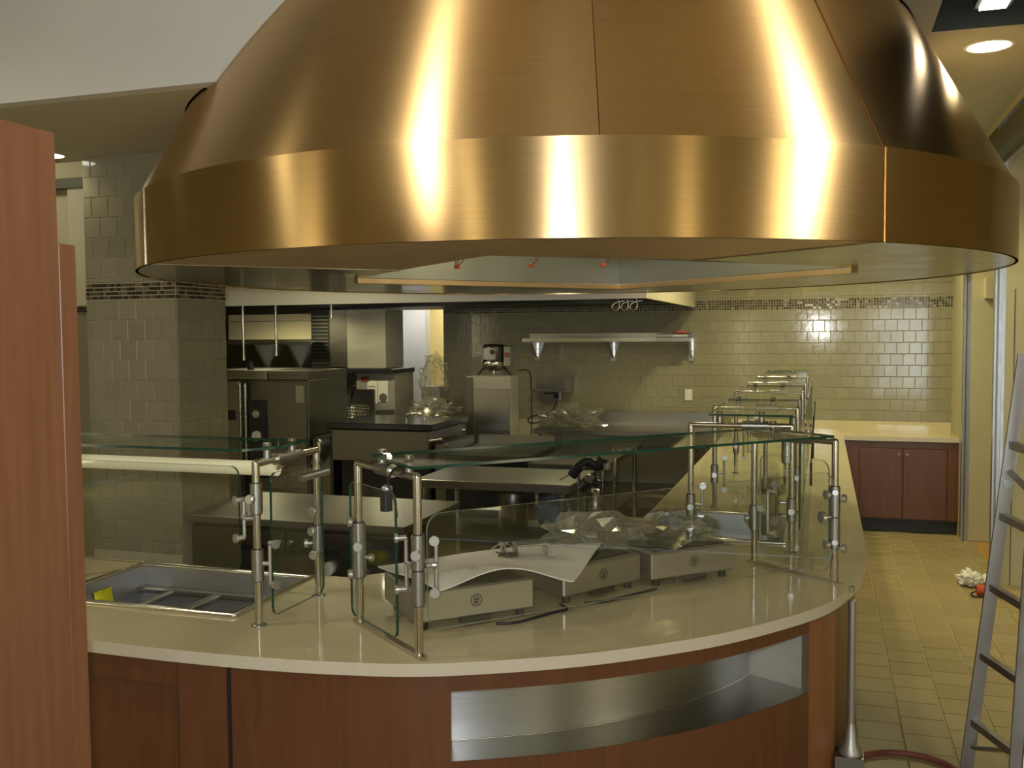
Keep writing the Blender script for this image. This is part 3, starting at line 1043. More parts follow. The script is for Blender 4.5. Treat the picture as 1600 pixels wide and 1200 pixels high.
# ---- drop-in cold wells
def well(rc, label, depth, dividers, sticker=None):
    x0, x1, y0, y1 = rc
    t = thing('cold_well', label, 'cold well', ((x0 + x1) / 2, (y0 + y1) / 2, ZC - depth), 'drop-in wells')
    r = 0.028
    mb = MB()
    mb.prism([rect(x0 - r * .3, x1 + r * .3, y0 - r * .3, y1 + r * .3), rect(x0 + r, x1 - r, y0 + r, y1 - r)], ZC + 0.0005, ZC + 0.006)
    mb.build('rim', 'steel_bright', t)
    pts = [(x0, y0), (x1, y0), (x1, y1), (x0, y1), (x0, y0)]
    for k in range(4):
        MB().cyl((*pts[k], ZC + .005), (*pts[k + 1], ZC + .005), 0.0115, 12).build('rolled_edge', 'tube', t)
    i = r
    mb = MB()
    zb = ZC - depth
    A = rect(x0 + i, x1 - i, y0 + i, y1 - i)
    Bq = rect(x0 + i + .012, x1 - i - .012, y0 + i + .012, y1 - i - .012)
    mb.add([(*p, ZC + .004) for p in A] + [(*p, zb) for p in Bq], [[k, 4 + k, 4 + (k + 1) % 4, (k + 1) % 4] for k in range(4)])
    mb.build('tub_wall', 'tub', t)
    MB().add([(*p, zb + .001) for p in Bq], [[0, 1, 2, 3]]).build('tub_floor', 'steel_dark', t)
    for (xa, xb, ya, yb, z) in dividers:
        B(xa, xb, ya, yb, z - 0.02, z, 0.004).build('divider_bar', 'steel', t)
    if sticker:
        MB().add(sticker, [[0, 1, 2, 3]]).build('sticker', 'yellow_label', t)['label'] = 'yellow paper sticker'
    return t


x0, x1, y0, y1 = LP
well(LP, 'steel drop-in well with a yellow sticker, beside the wood partition', 0.16,
     [(x0 + .035, x1 - .035, 3.35, 3.385, ZC - .075), (-2.605, -2.575, y0 + .035, 3.35, ZC - .075), (-2.39, -2.35, y0 + .035, 3.35, ZC - .075)],
     [(x0 + .045, 3.09, .812), (x0 + .045, 3.19, .812), (x0 + .037, 3.19, .88), (x0 + .037, 3.09, .88)])
x0, x1, y0, y1 = RP
well(RP, 'steel drop-in well in the right counter behind the hot plates', 0.13, [(x0 + .03, x1 - .03, 4.84, 4.86, ZC - .05)])
tl = MB()
q4 = [Vector((-0.245, 4.66, ZC + .012)), Vector((-0.185, 4.66, ZC + .02)), Vector((-0.19, 5.18, ZC + .02)), Vector((-0.25, 5.18, ZC + .012))]
tl.add(q4 + [p + Vector((0, 0, .008)) for p in q4], [[3, 2, 1, 0], [4, 5, 6, 7], [0, 1, 5, 4], [1, 2, 6, 5], [2, 3, 7, 6], [3, 0, 4, 7]])
tl2 = tl.build('glass_insert', 'glass_edge_pale')
tag(tl2, 'pale green glass strip leaning in the right well', 'glass strip')

# ================================================================== sneeze guards
ZT = 1.468
ZG = 1.512


class Guard:
    def __init__(s, label, loc, group='glass food guards'):
        s.t = thing('sneeze_guard', label, 'sneeze guard', loc, group)

    def post(s, x, y, z0=ZC, z1=ZT, flange=True):
        mb = MB().cyl((x, y, z0), (x, y, z1), 0.0135, 18)
        p = mb.build('post', 'tube', s.t)
        if flange:
            MB().lathe([(0.0, 0.006), (0.0138, 0.008), (0.025, 0.004), (0.026, 0)], (x, y, z0 + .0005), 20).build('flange', 'cast', p)
        return p

    def bar(s, a, b, z=ZT, r=0.0135):
        return MB().cyl((a[0], a[1], z), (b[0], b[1], z), r, 18).ball((a[0], a[1], z), r, 12).ball((b[0], b[1], z), r, 12).build('top_bar', 'tube', s.t)

    def sleeve(s, x, y, z0, z1, r=0.0215):
        o = MB().cyl((x, y, z0 + .004), (x, y, z1 - .004), r, 20).cyl((x, y, z0), (x, y, z0 + .004), r * .93, 20).cyl((x, y, z1 - .004), (x, y, z1), r * .93, 20).build('clamp_sleeve', 'cast', s.t)
        MB().cyl((x, y, z1), (x, y, z1 + .003), r * .82, 16).cyl((x, y, z0 - .003), (x, y, z0), r * .82, 16).build('gasket', 'black', o)
        return o

    def knob(s, p, d, L=0.03, r=0.0165, stem=0.007):
        p, d = Vector(p), Vector(d).normalized()
        q = p + d * L
        mb = MB().cyl(p, q, stem, 10).cyl(q - d * .012, q, r, 20).cyl(q, q + d * .002, r, 20, r * .86)
        return mb.build('knob', 'knob', s.t)

    def arm(s, p, z0, z1, d, off):
        """flat upright clamp bar beside a post, with round pads toward the glass"""
        p, d, off = Vector((p[0], p[1], 0)), Vector((d[0], d[1], 0)).normalized(), Vector((off[0], off[1], 0))
        c = p + off
        mb = MB()
        mb.cyl((c.x, c.y, z0), (c.x, c.y, z1), 0.0065, 10)
        zm = (z0 + z1) / 2
        mb.cyl((p.x, p.y, zm), (c.x, c.y, zm), 0.008, 10)
        for z in (z0, z1):
            q = c + d * 0.026
            mb.cyl((c.x, c.y, z), (q.x, q.y, z), 0.009, 12)
            mb.cyl((q.x, q.y, z), (q.x + d.x * .01, q.y + d.y * .01, z), 0.0155, 18)
        return mb.build('clamp_arm', 'knob', s.t)

    def standoff(s, x, y, z0=ZT + .01, z1=ZG + .006):
        o = MB().cyl((x, y, z0), (x, y, z1 - .012), 0.013, 16).build('standoff', 'cast', s.t)
        MB().cyl((x, y, z1 + .002), (x, y, z1 + .012), 0.0165, 18, 0.014).build('cap', 'tube', o)
        return o

    def shelf(s, quad, z=ZG, t=0.009):
        return MB().prism([quad], z - t / 2, z + t / 2, 0, 1).build('shelf_glass', ['glass', 'glass_edge'], s.t)

    def pane(s, a, b, z0, z1, t=0.009, r=0.03, edge='glass_edge_pale'):
        return MB().sheet(a, b, z0, z1, t, r).build('glass_panel', ['glass', edge], s.t)

    def hsleeve(s, a, b, z=ZT):
        return MB().cyl((a[0], a[1], z), (b[0], b[1], z), 0.0215, 18).build('clamp_sleeve', 'cast', s.t)

    def foot(s, a, b):
        a, b = Vector((*a, 0)), Vector((*b, 0))
        d = (b - a).normalized()
        nn = Vector((-d.y, d.x, 0)) * 0.012
        q = [a - d * .03 - nn, b + d * .03 - nn, b + d * .04, b + d * .03 + nn, a - d * .03 + nn, a - d * .04]
        return MB().prism([[(p.x, p.y) for p in q]], ZC + .0005, ZC + 0.014).build('base_bar', 'tube', s.t)


CAMD = lambda x, y: Vector((-x, -y, 0)).normalized()

# left guard over the well
g = Guard('glass food guard over the well beside the wood partition', (-2.38, 3.0, ZC))
LF, LR_, LLR, LLF = (-1.828, 2.816), (-1.816, 3.206), (-2.929, 3.196), (-2.94, 2.82)
for p in (LF, LR_, LLR, LLF):
    g.post(*p)
g.bar(LF, LR_)
g.bar(LLF, LLR)
g.hsleeve((-1.824, 2.93), (-1.820, 3.09))
g.sleeve(*LF, 1.297, 1.40)
g.sleeve(*LF, 1.066, 1.174)
g.sleeve(*LR_, 1.08, 1.182)
g.sleeve(*LLR, 1.08, 1.20)
g.knob((LF[0], LF[1] - .02, 1.35), (-.1, -1, 0), 0.022)
g.knob((LLR[0] + .015, LLR[1] - .015, 1.14), (.5, -1, 0), 0.03)
g.arm((LF[0] - .01, LF[1]), 1.215, 1.345, (-.6, -1, 0), (-0.032, -0.012))
g.arm((LF[0] + .012, LF[1]), 1.055, 1.195, (1, -.35, 0), (0.03, 0.01))
g.knob((LF[0] - .02, LF[1], 1.285), (-1, -.2, 0), 0.03)
g.knob((LR_[0], LR_[1] - .02, 1.165), (-.25, -1, 0), 0.024)
g.knob((LR_[0] - .015, LR_[1] - .01, 1.115), (-1, -.4, 0), 0.03)
g.knob((LR_[0], LR_[1] - .02, 1.075), (.1, -1, 0), 0.024)
g.knob((LR_[0], LR_[1] - .02, 1.24), (.0, -1, 0), 0.024)
g.standoff(-1.826, 2.885)
g.standoff(-1.820, 3.04)
g.shelf([(-2.98, 2.80), (-1.87, 2.80), (-1.80, 2.90), (-1.80, 3.13), (-2.98, 3.13)])
g.pane((-2.86, 2.80), (-1.885, 2.80), 1.10, 1.458, edge='glass_edge')
g.pane((-1.793, 2.85), (-1.786, 3.19), 0.935, 1.43, edge='glass_edge')
lt = MB().cyl((-2.93, 2.99, 1.425), (-1.85, 2.99, 1.425), 0.026, 20).build('light_tube', 'lamp_soft', g.t)
lt['label'] = 'pale cream light tube under the glass shelf'
MB().cyl((-1.86, 2.99, 1.425), (-1.83, 2.99, 1.445), 0.012, 12).build('tube_bracket', 'tube', g.t)
MB().cyl((-1.74, 2.96, 1.40), (-1.70, 3.08, 1.41), 0.014, 14).build('lamp_socket', 'cast', g.t)

# centre guard, set across the rounded corner
g = Guard('glass food guard across the rounded counter corner, over the hot plates', (-0.7, 3.4, ZC))
CLF, CLR, CRF, CRR = (-1.168, 2.667), (-1.501, 2.928), (0.052, 3.953), (-0.271, 4.191)
ax = Vector((0.688, 0.725, 0))
nx_ = Vector((-0.787, 0.617, 0))
for p in (CLF, CLR):
    g.post(*p, flange=False)
g.post(*CRR, z1=ZT - .04, flange=False)
g.post(*CRF, flange=False)
MB().cyl((CRF[0], CRF[1], ZC + .012), (CRF[0], CRF[1], ZC + .09), 0.0165, 18).build('post_socket', 'tube', g.t)
g.foot(CLF, CLR)
g.foot(CRF, CRR)
g.bar(CLF, CLR)
g.bar(CRF, CRR)


def lerp(a, b, t):
    return (a[0] + (b[0] - a[0]) * t, a[1] + (b[1] - a[1]) * t)


g.hsleeve(lerp(CLF, CLR, .38), lerp(CLF, CLR, .62))
g.hsleeve(lerp(CRF, CRR, .30), lerp(CRF, CRR, .72))
for t_ in (.12, .56):
    g.standoff(*lerp(CLF, CLR, t_))
    g.standoff(*lerp(CRF, CRR, t_ + .2))
g.sleeve(*CLF, 1.184, 1.291)
g.sleeve(*CLF, 1.074, 1.180)
g.sleeve(*CLR, 1.075, 1.262, 0.024)
g.sleeve(*CRF, 1.172, 1.292)
g.sleeve(*CRF, 1.05, 1.168)
g.sleeve(*CRR, 1.057, 1.159)
q = g.knob((CLF[0] + .005, CLF[1] - .02, 1.235), (.25, -1, 0), 0.022)
g.arm((CLF[0] + .02, CLF[1] + .01), 1.115, 1.275, (.25, -1, 0), (0.026, 0.022))
g.arm((CLF[0] - .02, CLF[1]), 1.115, 1.275, (-.8, -.5, 0), (-0.03, 0.024))
g.knob((CLF[0] + .02, CLF[1] + .02, 1.195), (.9, .3, 0), 0.03, 0.012)
g.knob((CLR[0] + .01, CLR[1] - .022, 1.185), (.3, -1, 0), 0.018)
g.knob((CLR[0] - .02, CLR[1] - .01, 1.265), (-.9, -.7, 0), 0.014)
g.knob((CLR[0] - .02, CLR[1] - .01, 1.085), (-.9, -.7, 0), 0.014)
g.knob((CLR[0] + .02, CLR[1], 1.145), (1, -.2, 0), 0.034, 0.012)
for z in (1.272, 1.075):
    g.knob((CRF[0] - .01, CRF[1] - .012, z - .01), (-.9, -.6, 0), 0.03, 0.019)
    g.knob((CRF[0], CRF[1] - .02, z), (.1, -1, 0), 0.012, 0.013)
    g.knob((CRF[0] + .012, CRF[1], z - .025), (1, -.4, 0), 0.03, 0.017)
g.knob((CRF[0] - .015, CRF[1] - .012, 1.172), (-.95, -.55, 0), 0.042, 0.026)
g.knob((CRR[0] - .015, CRR[1], 1.105), (-1, -.25, 0), 0.024)
g.arm((CRR[0] + .02, CRR[1]), 1.045, 1.225, (1, -.2, 0), (0.036, -0.01))
g.knob((CRR[0] + .02, CRR[1] - .02, 1.155), (.45, -1, 0), 0.02)
sq = [Vector((-1.129, 2.55)), Vector((0.045, 3.725)), Vector((-0.215, 3.985)), Vector((-1.385, 2.80))]
g.shelf([tuple(p) for p in sq])
fo = Vector((0.725, -0.688)) * 0.03
g.pane((-1.148 + fo.x * .0, 2.690), (0.043, 3.944), 0.99, 1.352, r=0.05)
g.pane((-1.545, 2.955), (-1.275, 2.742), 0.935, 1.40, edge='glass_edge')
g.pane((-0.245, 4.165), (0.03, 3.96), 0.945, 1.39, r=0.04)
# black lamp flex hanging from the left bar
fx = MB().tube(spline([(-1.20, 2.69, 1.47), (-1.25, 2.70, 1.49), (-1.29, 2.72, 1.44), (-1.27, 2.72, 1.39), (-1.262, 2.722, 1.33)], 6), 0.004, 7)
fx.build('flex', 'black', g.t)
MB().cyl((-1.33, 2.79, 1.335), (-1.33, 2.79, 1.395), 0.02, 16).ball((-1.33, 2.79, 1.40), 0.022, 14, (1, 1, .6)).build('lamp_socket', 'black_gloss', g.t)
MB().ball((-1.325, 2.785, 1.408), 0.019, 14, (1, 1, .7)).build('socket_collar', 'knob', g.t)

# guards along the right counter, frame after frame towards the back wall
RY = [4.44, 5.47, 6.88, 8.12, 9.25]
labs = ['first glass food guard of the right counter row, over the well', 'second glass food guard of the right counter row', 'third glass food guard of the right counter row',
        'fourth glass food guard of the right counter row', 'last glass food guard of the right counter row, nearest the tiled back wall']
XI, XO = -0.572, -0.126
ZR = 1.478
for k, y in enumerate(RY):
    g = Guard(labs[k], ((XI + XO) / 2, y, ZC), 'glass food guards along the right counter')
    y1 = RY[k + 1] if k + 1 < len(RY) else 9.62
    g.post(XI, y, z1=ZR)
    g.post(XO, y, z1=ZR)
    if k == 1:
        g.post(XI + .24, y + .7, z1=1.30)
    g.bar((XI, y), (XO, y), ZR)
    g.hsleeve((XI + .23, y), (XI + .345, y), ZR)
    g.standoff(XI + .13, y, ZR + .01, 1.53)
    g.standoff(XI + .315, y, ZR + .01, 1.53)
    g.shelf([(-0.492, y - .01), (-0.12, y - .01), (-0.12, y1 - .05), (-0.492, y1 - .05)], 1.525)
    g.sleeve(XI, y, 1.053, 1.155)
    g.sleeve(XO, y, 1.053, 1.155)
    g.sleeve(XO - .02, y, 1.315, 1.43, 0.024)
    g.knob((XI, y - .02, 1.10), (.15, -1, 0), 0.016)
    g.knob((XO, y - .02, 1.10), (.1, -1, 0), 0.016)
    g.arm((XI + .02, y), 1.02, 1.20, (.2, -1, 0), (0.032, 0.0))
    g.arm((XO - .02, y), 1.05, 1.22, (-.2, -1, 0), (-0.045, 0.0))
    g.pane((XI + .05, y - .015), (XO - .05, y - .015), 1.0, 1.32, r=0.04)
    g.pane((XO + .035, y + .05), (XO + .035, y1 - .06), 1.0, 1.44, edge='glass_edge')
    if k < 2:
        MB().tube(spline([(XO + .09, y + .3, 1.50), (XO + .085, y + .3, 1.40), (XO + .08, y + .3, 1.28)], 5), 0.003, 6).cyl((XO + .08, y + .3, 1.17), (XO + .08, y + .3, 1.28), 0.006, 8).build('pull_cord', 'black', g.t)

# ================================================================== hot plates and what lies on them
ANG = math.atan2(0.725, 0.688)


def hot_plate(cx, cy, ang, label, w=0.40, d=0.34, h=0.105, z=ZC):
    t = thing('hot_plate', label, 'hot plate', (cx, cy, z), 'boxy steel hot plates')
    R = Matrix.Translation((cx, cy, z)) @ Matrix.Rotation(ang, 4, 'Z')
    def mk():
        mb = MB()
        mb.M = R
        return mb
    mk().box(-w / 2, w / 2, 0, d, 0.03, 0.03 + h, 0, 0.006).build('case', 'plate_case', t)
    for sx in (-1, 1):
        for yy in (0.035, d - .035):
            mk().cyl((sx * (w / 2 - .04), yy, 0.0005), (sx * (w / 2 - .04), yy, 0.03), 0.016, 12).build('foot', 'black', t)
    mk().box(-w / 2 + .03, w / 2 - .03, .03, d - .03, 0.03 + h, 0.034 + h, 0, 0.002).build('glass_top', 'black_gloss', t)
    # round badge
    mb = mk()
    nn = 24
    for (ra, rb) in ((0.018, 0.0215),):
        vs = []
        for k in range(nn):
            a = 2 * PI * k / nn
            vs += [(ra * math.cos(a), -0.0012, .085 + ra * math.sin(a)), (rb * math.cos(a), -0.0012, .085 + rb * math.sin(a))]
        mb.add(vs, [[2 * k, 2 * k + 1, 2 * ((k + 1) % nn) + 1, 2 * ((k + 1) % nn)] for k in range(nn)])
    mb.box(-.011, .011, -.0012, 0, .084, .090).box(-.009, .009, -.0012, 0, .076, .081).box(-.006, .006, -.0012, 0, .071, .074)
    for k in range(3):
        mb.box(-.009 + .007 * k, -.005 + .007 * k, -.0012, 0, .093, .098)
    mb.build('badge', 'black', t)
    mk().box(-.055, .055, -.004, .03, 0.012, 0.03).build('vent', 'black', t)
    return t


ctr = Vector((-1.075, 3.04))
hp1 = hot_plate(-1.115, 3.035, ANG - .06, 'steel hot plate under the white cardboard, nearest the curved counter edge', 0.44)
hp2 = hot_plate(-0.775, 3.50, ANG + .17, 'plastic-wrapped steel hot plate between the other two', 0.40)
hot_plate(-0.475, 3.80, ANG - .06, 'rightmost steel hot plate, loosely wrapped in clear plastic', 0.40)

# white cardboard sheet sagging over two hot plates
cb = MB()
quad = [Vector((-1.54, 3.15, 1.075)), Vector((-1.19, 2.885, 1.055)), Vector((-0.80, 3.14, 1.062)), Vector((-0.83, 3.72, 1.065)), ]
n1, n2 = 26, 16
vs = []
for i in range(n1 + 1):
    u = i / n1
    for j in range(n2 + 1):
        v = j / n2
        a = quad[1].lerp(quad[2], u)
        b = quad[0].lerp(quad[3], u)
        p = a.lerp(b, v)
        p = p.copy()
        p.z = 1.062 + 0.052 * math.sin(u * PI) ** 1.5 * (1 - .75 * v) + .006 * math.sin(v * 5 + u * 4)
        p.z = max(p.z, 1.054)
        vs.append(p)
w = n2 + 1
fs = [[i * w + j, (i + 1) * w + j, (i + 1) * w + j + 1, i * w + j + 1] for i in range(n1) for j in range(n2)]
cb.add(vs, fs, 0, True)
cb.add([p - Vector((0, 0, .004)) for p in vs], [f[::-1] for f in fs], 0, True)
rim = [i * w for i in range(n1 + 1)] + [n1 * w + j for j in range(1, w)] + [i * w + n2 for i in range(n1 - 1, -1, -1)] + [j for j in range(n2 - 1, 0, -1)]
L = len(rim)
cb.add([vs[i] for i in rim] + [vs[i] - Vector((0, 0, .004)) for i in rim], [[k, L + k, L + (k + 1) % L, (k + 1) % L] for k in range(L)])
tag(cb.build('cardboard_sheet', 'cardboard'), 'warped white cardboard sheet lying over the left hot plates', 'cardboard')
def on_sheet(x, y):
    return min(vs, key=lambda p: (p.x - x) ** 2 + (p.y - y) ** 2).z + .003


# bent steel bracket and screws on it
R = Matrix.Translation((-1.015, 3.345, on_sheet(-1.015, 3.345) + .004)) @ Matrix.Rotation(0.55, 4, 'Z') @ Matrix.Scale(1.45, 4)
mb = MB()
mb.M = R
mb.box(-.04, .04, -.03, .03, .03, .032).box(-.04, -.038, -.03, .03, 0, .03).box(.038, .04, -.03, .03, 0, .03).box(.04, .06, -.03, .03, 0, .002).box(-.06, -.04, -.03, .03, 0, .002)
tag(mb.build('bracket', 'steel_bright'), 'bent steel bracket lying on the white cardboard', 'bracket')
for k in range(22):
    a = random.uniform(0, 6.28)
    x, y = -1.085 + random.uniform(-.045, .03), 3.315 + random.uniform(-.028, .028)
    z = on_sheet(x, y) + .002
    mb = MB().cyl((x, y, z), (x + .02 * math.cos(a), y + .02 * math.sin(a), z + .004), 0.003, 6).cyl((x, y, z), (x - .004 * math.cos(a), y - .004 * math.sin(a), z), 0.0065, 8)
    tag(mb.build('screw', 'black'), 'dark loose screw in the small pile on the white cardboard', 'screw', 'loose screws on the cardboard')
mb = MB()
mb.M = Matrix.Translation((-1.135, 3.385, on_sheet(-1.135, 3.385)))
mb.cyl((0, 0, 0), (0, 0, .03), .012, 12).cyl((0, 0, .03), (0, 0, .036), .02, 14).tube(spline([(-.05, .01, .004), (-.02, .03, .02), (.02, .03, .018), (.05, 0, .004)], 5), .003, 6)
tag(mb.build('clamp_fitting', 'tube'), 'small chrome fitting standing on the white cardboard beside the screws', 'fitting')


def crumple(cx, cy, cz, sx, sy, sz, amp, seed, rot=0, sub=4, flatbottom=True, floor_z=None):
    bm = bmesh.new()
    bmesh.ops.create_icosphere(bm, subdivisions=sub, radius=1)
    mb = MB()
    vs = []
    for v in bm.verts:
        p = v.co.copy()
        k = 1 + amp * (noise.noise(p * 2.3 + Vector((seed, 0, 0))) * 1.2 + noise.noise(p * 5.0 + Vector((0, seed, 0))) * .8 + noise.noise(p * 11 + Vector((0, 0, seed))) * .55)
        q = p * k
        q = Vector((q.x * sx, q.y * sy, q.z * sz))
        q = Matrix.Rotation(rot, 3, 'Z') @ q
        z = cz + q.z
        if floor_z is not None:
            z = max(z, floor_z)
        vs.append(Vector((cx + q.x, cy + q.y, z)))
    mb.add(vs, [[v.index for v in f.verts] for f in bm.faces], 0, False)
    bm.free()
    return mb


tag(crumple(-0.88, 3.76, 1.085, 0.19, 0.16, 0.08, 0.5, 3.1, .8, sub=3, floor_z=1.05).build('plastic_wrap', 'film_heavy'), 'crumpled clear plastic heaped on the middle hot plate', 'plastic wrap', 'loose clear plastic')
tag(crumple(-0.60, 3.97, 1.070, 0.21, 0.17, 0.075, 0.42, 8.4, .8, sub=3, floor_z=1.052).build('plastic_wrap', 'film'), 'shiny clear plastic draped over the rightmost hot plate', 'plastic wrap', 'loose clear plastic')
mb = MB()
for (cx, cy, s_) in ((-0.42, 3.80, 1), ):
    vs, fs = [], []
    for i in range(9):
        for j in range(9):
            u, v = i / 8, j / 8
            p = Vector((cx, cy)) + Vector((0.688, 0.725)) * (u - .6) * .30 + Vector((0.725, -0.688)) * (.012 + .01 * noise.noise(Vector((u * 5, v * 5, 2))) + .012 * v)
            vs.append((p.x, p.y, 1.055 - v * .115 * (1 - .3 * u)))
    for i in range(8):
        for j in range(8):
            fs.append([i * 9 + j, (i + 1) * 9 + j, (i + 1) * 9 + j + 1, i * 9 + j + 1])
    mb.add(vs, fs, 0, True)
tag(mb.build('plastic_flap', 'film'), 'clear plastic hanging down the front of the rightmost hot plate', 'plastic wrap', 'loose clear plastic')
# cords lying below the hot plates
for k, pts in enumerate([[(-1.05, 3.05, .915), (-0.98, 3.08, .918), (-0.90, 3.22, .916), (-0.86, 3.28, .916), (-0.90, 3.33, .918)], [(-0.82, 3.38, .915), (-0.74, 3.43, .917), (-0.66, 3.55, .917), (-0.60, 3.65, .915)]]):
    MB().tube(spline(pts, 8), .005, 7).build('cord', 'black', (hp1, hp2)[k])

# ================================================================== wood partition in the foreground
t = thing('wood_partition', 'tall reddish wood partition in the left foreground', 'partition', (-1.72, 1.2, 0))
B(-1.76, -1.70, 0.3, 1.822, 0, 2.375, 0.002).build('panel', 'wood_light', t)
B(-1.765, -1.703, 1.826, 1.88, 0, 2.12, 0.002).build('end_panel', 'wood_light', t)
MB().box(-1.76, -1.71, 1.822, 1.826, 0, 2.12).build('joint', 'black', t)

# ================================================================== wood cabinet at the back wall
t = thing('base_cabinet', 'dark reddish wood base cabinet with two doors under the back counter', 'cabinet', (0.7, 9.9, 0))
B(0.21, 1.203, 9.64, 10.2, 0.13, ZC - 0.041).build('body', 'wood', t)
for (xa, xb, kx) in ((0.345, 0.722, 0.692), (0.732, 1.108, 0.762)):
    dr = B(xa, xb, 9.62, 9.64, 0.14, 0.80, 0.004).build('door', 'wood', t)
    MB().cyl((kx, 9.62, 0.745), (kx, 9.60, 0.745), 0.006, 10).ball((kx, 9.594, 0.745), 0.012, 12).build('knob', 'knob', dr)
B(0.21, 0.343, 9.622, 9.64, 0.14, 0.865).build('filler', 'wood', t)
B(1.112, 1.203, 9.622, 9.64, 0.14, 0.865).build('filler', 'wood', t)
B(0.343, 1.112, 9.622, 9.64, 0.805, 0.865).build('top_rail', 'wood', t)
B(0.2, 1.2, 9.70, 9.73, 0, 0.13).build('toe_kick', 'black', t)

# ================================================================== kitchen behind the counter
# refrigerated base next to the column
t = thing('refrigerated_base', 'low stainless refrigerated base with two doors beside the tiled column', 'refrigerator', (-2.8, 5.0, 0))
B(-3.47, -2.09, 4.60, 5.42, 0.845, 0.885, 0.004).build('top', 'steel', t)
B(-3.45, -2.11, 4.68, 5.40, 0.08, 0.835).build('body', 'steel_dark', t)
for (xa, xb, ha, hb) in ((-3.44, -2.835, -3.12, -2.88), (-2.825, -2.12, -2.74, -2.5)):
    dr = B(xa, xb, 4.63, 4.68, 0.12, 0.822, 0.005).build('door', 'steel_dark', t)
    B(ha, hb, 4.624, 4.632, 0.70, 0.735).build('handle', 'black', dr)
for x in (-2.865, -2.795):
    MB().cyl((x, 4.63, 0.755), (x, 4.615, 0.755), 0.013, 12).build('latch', 'knob', t)
MB().cyl((-2.55, 4.63, 0.63), (-2.55, 4.60, 0.63), 0.036, 20).build('thermometer', 'plate_white', t)
for x in (-3.38, -2.18):
    for y in (4.74, 5.32):
        MB().cyl((x, y, 0), (x, y, 0.08), 0.03, 10).build('foot', 'black', t)

# steel table in the middle
def table(label, x0, x1, y0, y1, z, shelf_z=None, th=0.06, top='steel', legs='steel_bright', group=None):
    t = thing('work_table', label, 'table', ((x0 + x1) / 2, (y0 + y1) / 2, 0), group)
    B(x0, x1, y0, y1, z - th, z, 0.004).build('top', top, t)
    for x in (x0 + .06, x1 - .06):
        for y in (y0 + .06, y1 - .06):
            MB().cyl((x, y, 0), (x, y, z - th), 0.02, 12).build('leg', legs, t)
    if shelf_z:
        B(x0 + .05, x1 - .05, y0 + .05, y1 - .05, shelf_z - .03, shelf_z).build('undershelf', 'steel', t)
    return t


table('stainless work table with a square front edge behind the hot plates', -2.78, -1.63, 6.30, 7.05, 0.865, 0.47)
table('dark stainless table running back towards the tiled wall', -2.25, -1.62, 7.35, 9.0, 0.86, 0.4, 0.05, 'steel_dark')
t = table('stainless work table with an upstand along the tiled back wall', -2.80, -1.0, 9.35, 10.20, 0.93, 0.3, 0.05, 'steel')
B(-2.80, -1.0, 10.16, 10.2, 0.93, 1.06).build('upstand', 'steel', t)

# wrapped parcels below the middle table
for k, (x, y, sx, sz, z, mt, lb) in enumerate([(-1.86, 6.7, .13, .15, .62, 'blue_wrap', 'blue wrapped bundle on the lower shelf of the middle steel table'), (-2.15, 6.65, .11, .14, .61, 'steel_dark', 'dark round canister on the lower shelf of the middle steel table')]):
    if k == 0:
        mb = crumple(x, y, z - .02, sx, .16, sz * .8, .25, 5.5, sub=3, floor_z=.471)
    else:
        mb = MB().lathe([(0, 0), (sx, 0), (sx, .27), (sx * .9, .29), (0, .295)], (x, y, .471), 20)
    tag(mb.build(['wrapped_bundle', 'canister'][k], mt), lb, ['bundle', 'canister'][k])

# stand pipe with black valves beside the middle table
t = thing('gas_manifold', 'black pipe valves on thin steel posts beside the middle steel table', 'pipework', (-1.5, 6.35, 0))
for k, (x, y, z) in enumerate(((-1.58, 6.35, 1.02), (-1.40, 6.30, .98), (-1.36, 6.5, 1.04))):
    MB().cyl((x, y, 0), (x, y, z), .011, 10).build('post', 'steel_bright', t)
MB().tube(spline([(-1.62, 6.32, .93), (-1.56, 6.32, 1.0), (-1.5, 6.33, 1.03), (-1.44, 6.33, 1.0), (-1.40, 6.33, 1.06)], 6), .035, 10).build('valve_body', 'black', t)
MB().tube(spline([(-1.55, 6.30, .84), (-1.48, 6.30, .90), (-1.42, 6.30, .88)], 6), .03, 10).build('elbow', 'black_gloss', t)
MB().cyl((-1.50, 6.30, .92), (-1.47, 6.27, .92), .03, 12).build('union_nut', 'knob', t)
MB().cyl((-1.37, 6.29, .99), (-1.37, 6.29, 1.03), .03, 6).build('bracket', 'steel', t)
MB().cyl((-1.70, 6.3, .90), (-1.52, 6.3, 1.0), .006, 8).build('lever', 'steel_bright', t)
t = thing('pressure_tank', 'slim ribbed steel cylinder standing behind the hot plates', 'cylinder', (-1.52, 6.6, 0))
MB().lathe([(0, 0), (.06, 0), (.06, .68), (.055, .72), (.03, .76), (.03, .80), (0, .80)], (-1.52, 6.6, 0), 22).build('tank', 'steel', t)
for z in (.2, .45, .66):
    MB().lathe([(.06, z), (.066, z + .008), (.06, z + .016)], (-1.52, 6.6, 0), 22).build('rib', 'steel_bright', t)

